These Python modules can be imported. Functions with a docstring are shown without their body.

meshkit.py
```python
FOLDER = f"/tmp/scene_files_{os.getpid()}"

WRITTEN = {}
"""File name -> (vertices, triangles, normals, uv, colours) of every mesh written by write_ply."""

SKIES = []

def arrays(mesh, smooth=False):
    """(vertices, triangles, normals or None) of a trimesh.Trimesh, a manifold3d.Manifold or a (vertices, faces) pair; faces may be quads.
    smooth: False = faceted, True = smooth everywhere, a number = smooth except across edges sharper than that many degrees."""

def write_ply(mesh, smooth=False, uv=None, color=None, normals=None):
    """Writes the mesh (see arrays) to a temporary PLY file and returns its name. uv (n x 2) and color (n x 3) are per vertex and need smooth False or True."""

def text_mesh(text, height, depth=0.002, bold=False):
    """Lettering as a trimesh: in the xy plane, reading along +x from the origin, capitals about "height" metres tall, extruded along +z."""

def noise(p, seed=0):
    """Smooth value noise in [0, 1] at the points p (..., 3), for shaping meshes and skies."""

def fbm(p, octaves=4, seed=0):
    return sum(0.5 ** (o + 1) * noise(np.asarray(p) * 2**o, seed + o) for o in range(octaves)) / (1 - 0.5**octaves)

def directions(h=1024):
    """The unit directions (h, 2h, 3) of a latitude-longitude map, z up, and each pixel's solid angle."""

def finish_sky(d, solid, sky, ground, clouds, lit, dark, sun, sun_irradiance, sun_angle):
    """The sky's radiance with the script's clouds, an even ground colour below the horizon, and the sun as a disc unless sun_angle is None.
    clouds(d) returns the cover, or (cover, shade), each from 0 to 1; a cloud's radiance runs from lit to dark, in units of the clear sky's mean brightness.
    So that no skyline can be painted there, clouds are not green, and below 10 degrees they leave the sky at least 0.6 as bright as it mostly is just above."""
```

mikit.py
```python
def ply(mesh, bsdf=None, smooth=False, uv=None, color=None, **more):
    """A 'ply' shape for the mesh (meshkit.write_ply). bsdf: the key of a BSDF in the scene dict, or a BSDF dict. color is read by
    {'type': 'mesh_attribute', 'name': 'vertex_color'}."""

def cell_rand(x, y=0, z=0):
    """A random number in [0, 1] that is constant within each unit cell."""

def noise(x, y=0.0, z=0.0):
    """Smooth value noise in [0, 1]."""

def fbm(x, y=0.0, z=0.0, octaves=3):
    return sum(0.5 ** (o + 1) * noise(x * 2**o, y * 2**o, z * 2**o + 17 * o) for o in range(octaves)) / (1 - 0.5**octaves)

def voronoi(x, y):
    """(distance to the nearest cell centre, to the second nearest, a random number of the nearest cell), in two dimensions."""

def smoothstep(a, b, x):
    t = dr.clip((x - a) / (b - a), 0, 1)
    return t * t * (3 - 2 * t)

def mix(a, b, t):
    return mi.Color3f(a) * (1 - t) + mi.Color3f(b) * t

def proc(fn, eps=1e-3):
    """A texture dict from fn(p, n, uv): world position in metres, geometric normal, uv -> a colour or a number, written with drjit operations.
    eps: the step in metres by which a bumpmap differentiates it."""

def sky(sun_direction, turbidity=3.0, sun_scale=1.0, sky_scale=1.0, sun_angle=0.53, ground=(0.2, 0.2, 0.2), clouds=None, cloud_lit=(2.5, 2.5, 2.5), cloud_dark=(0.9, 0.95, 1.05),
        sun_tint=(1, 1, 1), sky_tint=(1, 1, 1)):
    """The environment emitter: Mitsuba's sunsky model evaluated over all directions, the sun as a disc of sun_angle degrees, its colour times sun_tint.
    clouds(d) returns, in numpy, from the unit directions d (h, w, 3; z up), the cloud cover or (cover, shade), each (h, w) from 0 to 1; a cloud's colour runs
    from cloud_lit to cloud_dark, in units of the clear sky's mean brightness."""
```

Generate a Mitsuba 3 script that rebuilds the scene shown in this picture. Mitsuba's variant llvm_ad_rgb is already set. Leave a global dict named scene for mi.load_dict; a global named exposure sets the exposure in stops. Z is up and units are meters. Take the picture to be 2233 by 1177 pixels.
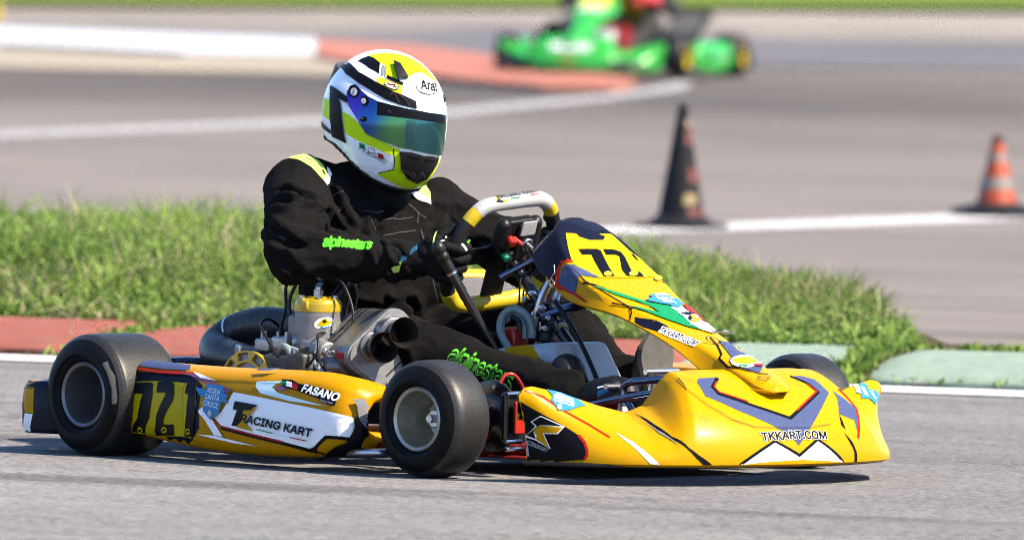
import math, random
import numpy as np, trimesh, shapely
import manifold3d as m3
import mitsuba as mi, drjit as dr
import mikit, meshkit
from shapely.geometry import Polygon, LineString, Point
T = mi.ScalarTransform4f
rng = np.random.default_rng(7)
random.seed(7)
scene, labels = {}, {}

# ------------------------------------------------------------------ camera, sky, exposure
EYE = np.array([18.358, -16.454, 1.191])
FWD, UP = np.array([-0.73151, 0.68111, -0.03124]), np.array([-0.03633, 0.00682, 0.99932])
scene['camera'] = {'type': 'thinlens', 'fov': 5.4421, 'fov_axis': 'x', 'near_clip': 0.5, 'far_clip': 3000.0,
                   'aperture_radius': 0.027, 'focus_distance': 23.75,
                   'to_world': T().look_at(origin=EYE.tolist(), target=(EYE + 10 * FWD).tolist(), up=UP.tolist())}
scene['sky'] = mikit.sky((0.66, 0.225, 0.71), turbidity=3, sky_scale=0.8, sun_tint=(0.95, 1.0, 1.07), sky_tint=(0.95, 1.0, 1.08))
exposure = 3.3

# ------------------------------------------------------------------ helpers
def N(v):
    v = np.asarray(v, float)
    return v / np.linalg.norm(v)

def number(key):
    if key not in scene and not any(k.startswith(key + '__') for k in scene):
        return key
    i = 1
    while f'{key}_{i:03d}' in scene or any(k.startswith(f'{key}_{i:03d}__') for k in scene):
        i += 1
    return f'{key}_{i:03d}'

def obj(name, mesh, mat, parent=None, smooth=35, color=None, label=None, kind=None):
    key = number((parent + '__' if parent else '') + name)
    if isinstance(mesh, list):
        mesh = cat(mesh)
    scene[key] = mikit.ply(mesh, mat, smooth, color=color)
    if label or kind:
        labels[key] = {k: v for k, v in (('label', label), ('kind', kind)) if v}
    return key

def scene_mesh(key):
    v, f = meshkit.WRITTEN[scene[key]['filename']][:2]
    return trimesh.Trimesh(v, f, process=False)

def thing(key, label, category, group=None):
    labels[key] = {'label': label, 'category': category}
    if group:
        labels[key]['group'] = group
    return key

def tm(m):
    if hasattr(m, 'to_mesh'):
        k = m.to_mesh()
        return trimesh.Trimesh(np.array(k.vert_properties[:, :3]), np.array(k.tri_verts), process=False)
    return m

def cat(ms):
    return trimesh.util.concatenate([tm(m) for m in ms])

def grid(P, flip=False):
    """P (rows, cols, 3) -> mesh"""
    P = np.asarray(P, float)
    r, c = P.shape[:2]
    i = np.arange(r * c).reshape(r, c)
    q = np.stack([i[:-1, :-1], i[:-1, 1:], i[1:, 1:], i[1:, :-1]], -1).reshape(-1, 4)
    if flip:
        q = q[:, ::-1]
    f = np.vstack([q[:, [0, 1, 2]], q[:, [0, 2, 3]]])
    return trimesh.Trimesh(P.reshape(-1, 3), f, process=False)

def spline(pts, n):
    """Catmull-Rom through the points, n samples, even in parameter"""
    P = np.asarray(pts, float)
    Q = np.vstack([2 * P[0] - P[1], P, 2 * P[-1] - P[-2]])
    t = np.linspace(0, len(P) - 1 - 1e-9, n)
    i = t.astype(int)
    u = (t - i)[:, None]
    a, b, c, d = Q[i], Q[i + 1], Q[i + 2], Q[i + 3]
    return 0.5 * (2 * b + (c - a) * u + (2 * a - 5 * b + 4 * c - d) * u**2 + (3 * b - a - 3 * c + d) * u**3)

def tube(pts, r, n=10, curve=0, closed=False, cap=True):
    P = np.asarray(pts, float)
    if curve:
        P = spline(P, curve)
    m = len(P)
    r = np.broadcast_to(np.asarray(r, float), (len(pts),)) if np.ndim(r) else np.full(m, float(r))
    if len(r) != m:
        r = np.interp(np.linspace(0, 1, m), np.linspace(0, 1, len(r)), r)
    tan = np.roll(P, -1, 0) - np.roll(P, 1, 0) if closed else np.gradient(P, axis=0)
    tan /= np.linalg.norm(tan, axis=1, keepdims=True) + 1e-12
    a = np.cross(tan[0], [0, 0, 1.0] if abs(tan[0][2]) < 0.9 else [1.0, 0, 0])
    rows = []
    th = np.linspace(0, 2 * np.pi, n + 1)
    for k in range(m):
        a = a - tan[k] * (a @ tan[k])
        a /= np.linalg.norm(a)
        b = np.cross(tan[k], a)
        rows.append(P[k] + r[k] * (np.cos(th)[:, None] * a + np.sin(th)[:, None] * b))
    if closed:
        rows.append(rows[0])
    elif cap:
        rows = [np.repeat(P[:1], n + 1, 0)] + rows + [np.repeat(P[-1:], n + 1, 0)]
    g = grid(np.array(rows), flip=True)
    g.merge_vertices()
    return g

def frame(axis, up=(0, 0, 1)):
    z = N(axis)
    x = np.cross(up, z)
    if np.linalg.norm(x) < 1e-4:
        x = np.cross((1, 0, 0), z)
    x = N(x)
    return np.stack([x, np.cross(z, x), z], 1)

def lathe(profile, center=(0, 0, 0), axis=(0, 1, 0), n=48):
    """profile: (radius, height along the axis) pairs"""
    p = np.asarray(profile, float)
    th = np.linspace(0, 2 * np.pi, n + 1)
    P = np.stack([p[:, None, 0] * np.cos(th), p[:, None, 0] * np.sin(th), np.repeat(p[:, 1:], n + 1, 1)], -1)
    g = grid(P)
    g.merge_vertices()
    g.vertices = g.vertices @ frame(axis).T + np.asarray(center, float)
    return g

def cyl(a, b, r, n=16, bev=0.0):
    a, b = np.asarray(a, float), np.asarray(b, float)
    L = np.linalg.norm(b - a)
    bev = min(bev, L / 3, r / 2)
    p = [(0, 0), (r - bev, 0), (r, bev), (r, L - bev), (r - bev, L), (0, L)] if bev else [(0, 0), (r, 0), (r, L), (0, L)]
    return lathe(p, a, b - a, n)

def rbox(center, size, r=0.006, R=None, seg=8):
    h = np.maximum(np.asarray(size, float) / 2 - r, 1e-4)
    s = m3.Manifold.sphere(r, seg)
    m = m3.Manifold.batch_hull([s.translate((h * [i, j, k]).tolist()) for i in (-1, 1) for j in (-1, 1) for k in (-1, 1)])
    t = tm(m)
    if R is not None:
        t.vertices = t.vertices @ np.asarray(R).T
    t.vertices = t.vertices + np.asarray(center, float)
    return t

def hull(balls, seg=20):
    return m3.Manifold.batch_hull([m3.Manifold.sphere(r, seg).translate([float(x) for x in p]) for p, r in balls])

def chain(balls, seg=20):
    return [hull([balls[i], balls[i + 1]], seg) for i in range(len(balls) - 1)]

def union(ms):
    return m3.Manifold.batch_boolean(ms, m3.OpType.Add)

def skin(ms, edge, it=10):
    m = tm(union(ms).refine_to_length(edge))
    m.merge_vertices()
    trimesh.smoothing.filter_taubin(m, lamb=0.5, nu=0.53, iterations=it)
    return m

def displace(m, d):
    m.vertices = m.vertices + m.vertex_normals * np.asarray(d)[:, None]
    return m

def extrude(poly, z0, z1):
    m = trimesh.creation.extrude_polygon(poly, z1 - z0, engine='earcut')
    m.vertices[:, 2] += z0
    return m

def sheet(pts, z):
    v, f = trimesh.creation.triangulate_polygon(Polygon(pts), engine='earcut')
    f = np.asarray(f)
    a, b, c = v[f[:, 0]], v[f[:, 1]], v[f[:, 2]]
    neg = np.cross(b - a, c - a) < 0
    f[neg] = f[neg][:, ::-1]
    return trimesh.Trimesh(np.column_stack([v, np.full(len(v), z)]), f, process=False)

# ------------------------------------------------------------------ materials
def rgb(*c):
    return {'type': 'rgb', 'value': list(map(float, c if len(c) > 1 else c * 3))}

def prin(name, col, rough=0.5, metal=0.0, coat=0.0, spec=0.5, bump=None, bscale=0.001, **more):
    b = {'type': 'principled', 'base_color': mikit.proc(col) if callable(col) else rgb(*col), 'roughness': mikit.proc(rough) if callable(rough) else rough, 'metallic': metal, 'specular': spec}
    if coat:
        b.update(clearcoat=coat, clearcoat_gloss=0.95)
    b.update(more)
    if bump is not None:
        b = {'type': 'bumpmap', 'arbitrary': mikit.proc(bump, 5e-4), 'scale': bscale, 'bsdf': b}
    scene[name] = {'type': 'twosided', 'bsdf': b}

C3 = mi.Color3f
fbm, noise, mix, sstep = mikit.fbm, mikit.noise, mikit.mix, mikit.smoothstep

def dirty(c, k=0.12, f=40.0, d=(0.10, 0.09, 0.08)):
    def fn(p, n, uv):
        g = sstep(0.45, 0.8, fbm(p.x * f, p.y * f, p.z * f)) * k
        low = sstep(0.16, 0.03, p.z) * 0.10 * fbm(p.x * 25, p.y * 25, p.z * 60)
        scuff = sstep(0.66, 0.74, fbm(p.x * 9 + 3, p.y * 30, p.z * 70, 2)) * sstep(0.5, 0.7, fbm(p.x * 5, p.y * 5, p.z * 5 + 2, 2)) * 0.16
        return mix(c, d, dr.minimum(g + low + scuff, 1))
    return fn

prin('m_yellow', dirty((0.4092, 0.2139, 0), 0.02, 40.0, (0.062, 0.0496, 0.0186)), 0.32, coat=0.06, spec=0.08)
prin('m_yellow2', dirty((0.372, 0.276, 0.0048), 0.08), 0.4)
prin('m_orange', (0.3844, 0.1798, 0), 0.32, coat=0.06, spec=0.08)
prin('m_navy', (0.0072, 0.0084, 0.018), 0.3, coat=0.1, spec=0.15)
prin('m_black', (0.0054, 0.0054, 0.0066), 0.42, spec=0.3)
prin('m_rubber', (0.0072, 0.0072, 0.0078), 0.6, spec=0.3)
prin('m_hose', (0.0078, 0.0084, 0.0108), 0.42, bump=lambda p, n, uv: 0.6 * noise(p.x * 300, p.y * 20, p.z * 20) + fbm(p.x * 60, p.y * 60, p.z * 60), bscale=0.0015)
prin('m_tyre', lambda p, n, uv: mix((0.003, 0.003, 0.0033), (0.006, 0.0057, 0.0057), fbm(p.x * 70, p.y * 70, p.z * 70)), 0.5, spec=0.10, bump=lambda p, n, uv: fbm(p.x * 250, p.y * 250, p.z * 250), bscale=0.0006)
prin('m_tread', lambda p, n, uv: mix((0.008, 0.0078, 0.0076), (0.020, 0.019, 0.0185), sstep(0.2, 0.8, 0.45 * fbm(p.x * 9, p.y * 9, p.z * 9) + 0.55 * fbm(p.x * 180, p.y * 180, p.z * 180))), 0.44, spec=0.42,
     bump=lambda p, n, uv: fbm(p.x * 400, p.y * 400, p.z * 400), bscale=0.0005)
prin('m_steel', (0.496, 0.496, 0.512), 0.28, metal=1.0)
prin('m_chrome', (0.528, 0.544, 0.576), 0.10, metal=1.0)
prin('m_darkchrome', (0.128, 0.152, 0.216), 0.14, metal=1.0)
prin('m_alu', lambda p, n, uv: mix((0.294, 0.294, 0.301), (0.462, 0.462, 0.462), fbm(p.x * 90, p.y * 90, p.z * 90)), 0.42, metal=0.9, bump=lambda p, n, uv: fbm(p.x * 220, p.y * 220, p.z * 220), bscale=0.0003)
prin('m_cast', lambda p, n, uv: mix((0.1364, 0.1364, 0.1426), (0.248, 0.248, 0.248), fbm(p.x * 60, p.y * 60, p.z * 60)), 0.5, metal=0.55, bump=lambda p, n, uv: fbm(p.x * 300, p.y * 300, p.z * 300), bscale=0.0003)
prin('m_magnes', lambda p, n, uv: mix((0.34, 0.315, 0.25), (0.50, 0.47, 0.38), fbm(p.x * 80, p.y * 80, p.z * 80)), 0.38, metal=0.85)
prin('m_darkrim', (0.176, 0.176, 0.184), 0.36, metal=0.8)
prin('m_goldhead', dirty((0.372, 0.258, 0.006), 0.12, 80), 0.3, metal=0.25, coat=0.3)
prin('m_red', (0.3025, 0.011, 0.0066), 0.35, coat=0.3)
prin('m_darkred', (0.10, 0.006, 0.005), 0.45, spec=0.25)
prin('m_green', (0.011, 0.2475, 0.11), 0.4)
prin('m_blue', (0.024, 0.096, 0.252), 0.35, coat=0.4)
prin('m_bluegrey', (0.072, 0.102, 0.192), 0.28, coat=0.6)
prin('m_tank', (0.30, 0.34, 0.38), 0.35, coat=0.2)
prin('m_clearhose', (0.165, 0.209, 0.209), 0.3, coat=0.3)
prin('m_fins', lambda p, n, uv: mix((0.0055, 0.0055, 0.0055), (0.165, 0.165, 0.165), sstep(0.55, 0.8, dr.abs(dr.sin(p.y * 420))) * sstep(0.1, 0.3, dr.abs(dr.sin(p.z * 260 - p.x * 200)))), 0.5)
prin('m_bluegrey2', (0.03, 0.042, 0.054), 0.35, coat=0.4)
prin('m_darkcast', lambda p, n, uv: mix((0.018, 0.018, 0.0192), (0.06, 0.06, 0.06), fbm(p.x * 80, p.y * 80, p.z * 80)), 0.5, metal=0.3, bump=lambda p, n, uv: fbm(p.x * 200, p.y * 200, p.z * 200), bscale=0.0015)
prin('m_can', lambda p, n, uv: mix((0.10, 0.105, 0.115), (0.21, 0.21, 0.22), fbm(p.x * 25, p.y * 25, p.z * 25)), 0.36, metal=0.75, bump=lambda p, n, uv: fbm(p.x * 120, p.y * 120, p.z * 120), bscale=0.0006)
prin('m_spoiler', (0.072, 0.075, 0.084), 0.3, coat=0.5)
prin('m_outlet', (0.011, 0.01, 0.01), 0.45, metal=0.3)
prin('m_blacksteel', (0.0072, 0.0072, 0.0084), 0.16, coat=0.6)
prin('m_carbon', lambda p, n, uv: mix((0.18, 0.18, 0.186), (0.372, 0.372, 0.372), sstep(0.3, 0.7, 0.5 + 0.5 * dr.sin((p.x + p.y + p.z) * 900))), 0.3, coat=0.8)
prin('m_vinyl', (1, 1, 1), 0.32, coat=0.04, spec=0.08)
scene['m_vinyl']['bsdf']['base_color'] = {'type': 'mesh_attribute', 'name': 'vertex_color'}
prin('m_print', (1, 1, 1), 0.8, spec=0.1)
scene['m_print']['bsdf']['base_color'] = {'type': 'mesh_attribute', 'name': 'vertex_color'}
def suit_bump(p, n, uv):
    return fbm(p.x * 30, p.y * 30, p.z * 30) + 0.10 * noise(p.x * 500, p.y * 500, p.z * 500)
prin('m_suit', lambda p, n, uv: mix((0.0042, 0.0040, 0.0043), (0.0085, 0.0079, 0.0082), fbm(p.x * 260, p.y * 260, p.z * 260)), 0.92, spec=0.04, bump=suit_bump, bscale=0.003)
prin('m_glove', (0.0036, 0.0036, 0.0042), 0.7, spec=0.12, bump=lambda p, n, uv: fbm(p.x * 200, p.y * 200, p.z * 200), bscale=0.0015)
prin('m_sole', lambda p, n, uv: mix((0.0385, 0.0374, 0.0352), (0.077, 0.07315, 0.06765), fbm(p.x * 60, p.y * 60, p.z * 60)), 0.85)
prin('m_shoe', (0.0048, 0.0054, 0.0072), 0.5, spec=0.25)
prin('m_helmet', (0.78, 0.79, 0.82), 0.16, coat=1.0)

# ------------------------------------------------------------------ stickers: flat vinyl shapes draped on a panel
DECALS = {
    'nose_V': [[-0.1869,0.0804],[-0.1729,0.0936],[-0.1181,0.0985],[-0.155,0.0641],[-0.1526,0.0416],[-0.0722,0.0081],[0.0141,-0.0216],[0.0724,0.0165],[0.147,0.0682],[0.1331,0.0945],[0.0991,0.1168],[0.1339,0.1213],[0.1671,0.1113],[0.1818,0.0702],[0.0626,-0.0442],[0.015,-0.0884],[0.0023,-0.071],[-0.0413,-0.044],[-0.1232,-0.0045],[-0.1897,0.0364]],
    'nose_Vi': [[-0.1195,0.0966],[-0.155,0.0641],[-0.152,0.0426],[-0.0718,0.009],[0.0146,-0.0207],[0.0729,0.0175],[0.147,0.0682],[0.1331,0.0945],[0.1,0.1169]],
    'nose_Vr': [[-0.1336,0.0813],[-0.1504,0.0642],[-0.1473,0.0477],[-0.0835,0.021]],
    'nose_Vr2': [[0.0456,0.0025],[0.1424,0.0688],[0.1289,0.0919]],
    'nose_white': [[-0.1452,-0.1298],[-0.0494,-0.0827],[0.0143,-0.1102],[0.0784,-0.0704],[0.155,-0.1055]],
    'nose_wl': [[-0.1484,-0.1297],[-0.0512,-0.0809],[0.0143,-0.1083],[0.0774,-0.0686],[0.1573,-0.1055]],
    'nose_txt': [[-0.0862,-0.0812],[0.1062,-0.0649]],
    'nose_br': [[0.1688,-0.04],[0.1928,-0.0592],[0.2046,-0.078],[0.2076,-0.0955],[0.1965,-0.0979],[0.1951,-0.078],[0.1835,-0.0626]],
    'nose_br2': [[0.1762,0.0075],[0.1776,-0.0076],[0.1784,-0.0334],[0.1684,-0.0217]],
    'nose_bl': [[-0.2935,0.0623],[-0.2977,-0.0009],[-0.2922,-0.0528],[-0.272,-0.0886],[-0.2517,-0.1065],[-0.2186,-0.1275],[-0.2388,-0.1259],[-0.2575,-0.1108],[-0.2757,-0.0898],[-0.2988,-0.0546],[-0.3041,-0.006]],
    'nose_ol': [[-0.3049,0.0301],[-0.3043,-0.0222],[-0.2881,-0.085],[-0.3077,-0.0337]],
    'nose_cr': [[-0.2248,0.0941],[-0.2265,0.0548],[-0.1979,0.0107],[-0.1517,-0.0302],[-0.0975,-0.0488]],
    'nose_cr2': [[-0.0975,-0.0488],[-0.0249,-0.049],[0.0638,-0.0412],[0.1296,-0.0269]],
    'nose_red': [[-0.0986,0.0632],[-0.0473,0.0539],[-0.0021,0.0286],[0.0532,0.0018],[0.0999,-0.0259]],
    'nose_silver': [[0.1099,-0.0103],[0.1509,-0.0337],[0.2138,-0.084],[0.1913,-0.0839],[0.1522,-0.0469],[0.1255,-0.0249]],
    'nose_blk': [[-0.1063,0.0416],[-0.0902,0.0358],[-0.003,-0.0048],[0.0332,-0.026],[0.0468,-0.0419],[0.0522,-0.0577],[0.0525,-0.0684],[0.0462,-0.0778],[-0.1005,-0.0795],[-0.1041,-0.0439],[-0.0985,0.0113]],
    'nose_bred': [[0.0332,-0.026],[0.0468,-0.0412],[0.0532,-0.0577],[0.0532,-0.0684],[0.0478,-0.0776]],
    'nose_gray': [[-0.0955,0.0031],[-0.0852,-0.0252],[-0.0787,-0.0424],[-0.0759,-0.0632],[-0.1066,-0.0628],[-0.1057,-0.0475]],
    'nose_tko': [[-0.0722,0.002],[-0.0501,0.0126],[0.0029,-0.0087],[-0.0116,-0.0239],[-0.0426,-0.022],[-0.0273,-0.052],[-0.062,-0.0327],[-0.0852,-0.0248],[-0.0611,-0.0066]],
    'nose_tkb': [[-0.0689,0.0019],[-0.0498,0.0108],[-0.0013,-0.0086],[-0.0518,-0.0048],[-0.0668,-0.0152],[-0.0603,-0.0308],[-0.0819,-0.0226],[-0.0578,-0.0068]],
    'nose_tky': [[-0.0668,-0.0152],[-0.0518,-0.0054],[-0.0012,-0.0111],[-0.0133,-0.0217],[-0.0453,-0.0205],[-0.0303,-0.0492],[-0.0603,-0.0308],[-0.0579,-0.0239]],
    'nose_rkt': [[-0.0895,-0.0347],[-0.0353,-0.0581]],
    'nose_ban2': [[-0.0524,0.0879],[-0.034,0.0838],[-0.0051,0.0763],[0.0194,0.0725],[0.0392,0.0581],[0.0169,0.0377],[0.0128,0.0334],[-0.0065,0.0265],[-0.0173,0.0331],[-0.0299,0.0476],[-0.0293,0.0614]],
    'nose_n1': [[-0.0251,0.0658],[0.0096,0.0589]],
    'nose_n2': [[-0.027,0.0569],[0.0148,0.0536]],
    'nose_n3': [[-0.0253,0.0468],[0.0155,0.0418]],
    'nose_seal': [[-0.0082,0.0351],[-0.0082,0.0329],[-0.0087,0.0309],[-0.0095,0.0291],[-0.0106,0.028],[-0.0119,0.0274],[-0.0132,0.0275],[-0.0145,0.0282],[-0.0155,0.0295],[-0.0163,0.0312],[-0.0167,0.0333],[-0.0167,0.0353],[-0.0162,0.0374],[-0.0154,0.0392],[-0.0144,0.0404],[-0.0131,0.0411],[-0.0118,0.0411],[-0.0105,0.0404],[-0.0094,0.0391],[-0.0087,0.0373]],
    'nose_pg': [[-0.2873,0.0608],[-0.2753,0.0805],[-0.2469,0.0307],[-0.3111,-0.0431],[-0.2888,0.0048],[-0.3304,0.0249]],
    'nose_pr': [[-0.2462,0.0818],[-0.2454,0.0306],[-0.3083,-0.0359]],
    'nose_ban': [[0.0655,0.0974],[0.0692,0.1015],[0.0753,0.0884],[0.0651,0.0802],[0.092,0.0693],[0.0947,0.0581],[0.0518,0.0405],[0.0413,0.0578],[0.0148,0.0603],[0.0316,0.072],[0.0213,0.076]],
    'nose_b1': [[0.0299,0.0709],[0.052,0.0934]],
    'nose_b2': [[0.0434,0.062],[0.0586,0.0846]],
    'nose_b3': [[0.0683,0.0534],[0.0686,0.0717]],
    'f_blk': [[-0.0965,0.2585],[-0.0767,0.2692],[-0.0442,0.2725],[-0.0304,0.2669],[-0.0128,0.2583],[0.0204,0.2347],[0.042,0.2137],[0.0849,0.2241],[0.0991,0.2036],[0.0874,0.2062],[0.0491,0.2063],[0.062,0.1974],[0.0457,0.1858],[0.0076,0.1883],[-0.0133,0.2008],[-0.0141,0.2107],[-0.0411,0.2167],[-0.0705,0.1711],[-0.0923,0.1293],[-0.1053,0.1493],[-0.114,0.1469],[-0.1383,0.1276],[-0.155,0.1531],[-0.1598,0.1765]],
    'f_blk2': [[0.0902,0.215],[0.0977,0.2054],[0.1174,0.1625],[0.0944,0.0636],[0.1087,0.0246],[0.1016,0.0347],[0.1054,0.1053],[0.0962,0.1377],[0.0913,0.14]],
    'f_num': [[-0.0411,0.2167],[-0.0134,0.2117],[-0.0133,0.2008],[0.0076,0.1883],[0.0457,0.1858],[0.062,0.1974],[0.0491,0.2063],[0.0874,0.2062],[0.097,0.1496],[0.1366,0.0642],[0.0503,0.0512],[-0.0662,0.0609],[-0.0958,0.1233],[-0.0705,0.1711]],
    'f_7': [[-0.0466,0.1642],[0.0064,0.1595],[0.0122,0.1529],[-0.0205,0.0625],[-0.0519,0.0647],[-0.0248,0.1429],[-0.0507,0.1454]],
    'f_2': [[0.0221,0.1579],[0.0549,0.1532],[0.0661,0.145],[0.0649,0.1282],[0.0454,0.0812],[0.0655,0.0742],[0.0611,0.0534],[0.014,0.0611],[0.0216,0.0885],[0.0378,0.1118],[0.0504,0.1313],[0.0464,0.1373],[0.017,0.1396]],
    'f_1': [[0.0927,0.14],[0.0984,0.1377],[0.0959,0.1156],[0.0918,0.1215]],
    'f_c1': [[-0.0217,0.0716],[-0.0247,0.0688],[-0.0286,0.0663],[-0.0328,0.0645],[-0.0371,0.0636],[-0.041,0.0635],[-0.0441,0.0644],[-0.0462,0.0661],[-0.0469,0.0684],[-0.0463,0.0712],[-0.0444,0.0741],[-0.0415,0.0769],[-0.0377,0.0793],[-0.0335,0.0811],[-0.0292,0.082],[-0.0253,0.082],[-0.0222,0.0812],[-0.0201,0.0796],[-0.0192,0.0773],[-0.0198,0.0746]],
    'f_c2': [[0.0523,0.0666],[0.049,0.0636],[0.0448,0.0609],[0.04,0.0588],[0.0352,0.0575],[0.0307,0.0572],[0.0273,0.058],[0.0249,0.0596],[0.024,0.062],[0.0245,0.0649],[0.0265,0.0679],[0.0296,0.0708],[0.0336,0.0733],[0.0383,0.0753],[0.0431,0.0766],[0.0476,0.0769],[0.0512,0.0762],[0.0536,0.0747],[0.0547,0.0724],[0.0542,0.0696]],
    'f_c3': [[0.1063,0.0452],[0.1055,0.0445],[0.1012,0.0415],[0.0964,0.0391],[0.0917,0.0374],[0.0875,0.0368],[0.0842,0.0372],[0.0821,0.0386],[0.0815,0.0409],[0.0824,0.0438],[0.0846,0.0471],[0.0881,0.0503],[0.0923,0.0533],[0.097,0.0557],[0.1017,0.0573],[0.1059,0.058],[0.1092,0.0576],[0.1108,0.0557],[0.1119,0.0539],[0.1123,0.0523]],
    'f_gray': [[-0.1099,0.1386],[-0.099,0.1218],[-0.0767,0.0957],[-0.0624,0.0602],[-0.1098,0.0818],[-0.129,0.0659],[-0.1309,0.1237]],
    'f_red': [[-0.0912,0.1291],[-0.1049,0.1488],[-0.1146,0.1449],[-0.1334,0.127],[-0.1328,0.1041]],
    'f_red2': [[-0.132,0.1053],[-0.1291,0.0632],[-0.1278,0.0283]],
    'f_l1': [[-0.1027,0.1171],[-0.1086,0.0623],[-0.0983,0.0122],[-0.0854,-0.0555],[-0.0866,-0.0726]],
    'f_l2': [[-0.1148,0.0618],[-0.0748,-0.0014],[-0.0302,-0.073],[0.0221,-0.1051],[0.0064,-0.1634]],
    'f_g1': [[-0.1072,0.0376],[-0.0724,0.0015],[-0.0199,-0.0611],[0.0333,-0.0822],[0.02,-0.0972],[-0.0302,-0.073],[-0.0821,-0.01]],
    'f_l3': [[-0.1027,-0.0282],[-0.0877,-0.0584],[-0.0689,-0.0872],[-0.0327,-0.1268],[0.0031,-0.1671]],
    'f_seam': [[-0.0838,-0.0691],[-0.0908,-0.0811],[-0.1057,-0.0951]],
    'f_green': [[-0.0491,-0.0469],[-0.0343,-0.0751],[0.003,-0.0775],[0.0196,-0.0857],[0.0182,-0.1193],[0.0013,-0.1749],[0.0066,-0.208],[-0.0181,-0.1857],[-0.0431,-0.1416],[-0.0657,-0.089],[-0.0795,-0.0712],[-0.0753,-0.0662],[-0.0344,-0.1091],[-0.032,-0.0838],[-0.0541,-0.0414]],
    'f_white': [[0.0173,-0.0872],[0.0526,-0.0844],[0.0454,-0.1533],[0.0669,-0.188],[0.0244,-0.2271],[0.0066,-0.208],[0.0013,-0.1749],[0.0182,-0.1193]],
    'f_redt': [[0.0714,-0.0666],[0.0779,-0.0803],[0.113,-0.1446],[0.07,-0.1839],[0.0499,-0.1483],[0.0542,-0.1041]],
    'f_tkw': [[0.0101,-0.1212],[0.0407,-0.1136],[0.0587,-0.1307],[0.037,-0.177],[0.0249,-0.1762],[-0.0059,-0.183],[0.0137,-0.1497]],
    'f_tkb': [[0.0138,-0.1215],[0.0377,-0.117],[0.0643,-0.1211],[0.0347,-0.1344],[0.0205,-0.1307]],
    'f_tky': [[0.0275,-0.1369],[0.0555,-0.1308],[0.0381,-0.1457],[0.0543,-0.1519],[0.0263,-0.1718],[0.0047,-0.1682],[0.0254,-0.1544]],
    'f_tkb2': [[0.0309,-0.137],[0.0244,-0.1544],[0.0061,-0.1666],[0.0137,-0.1497]],
    'f_rk': [[-0.0064,-0.1881],[0.0258,-0.2118]],
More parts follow.
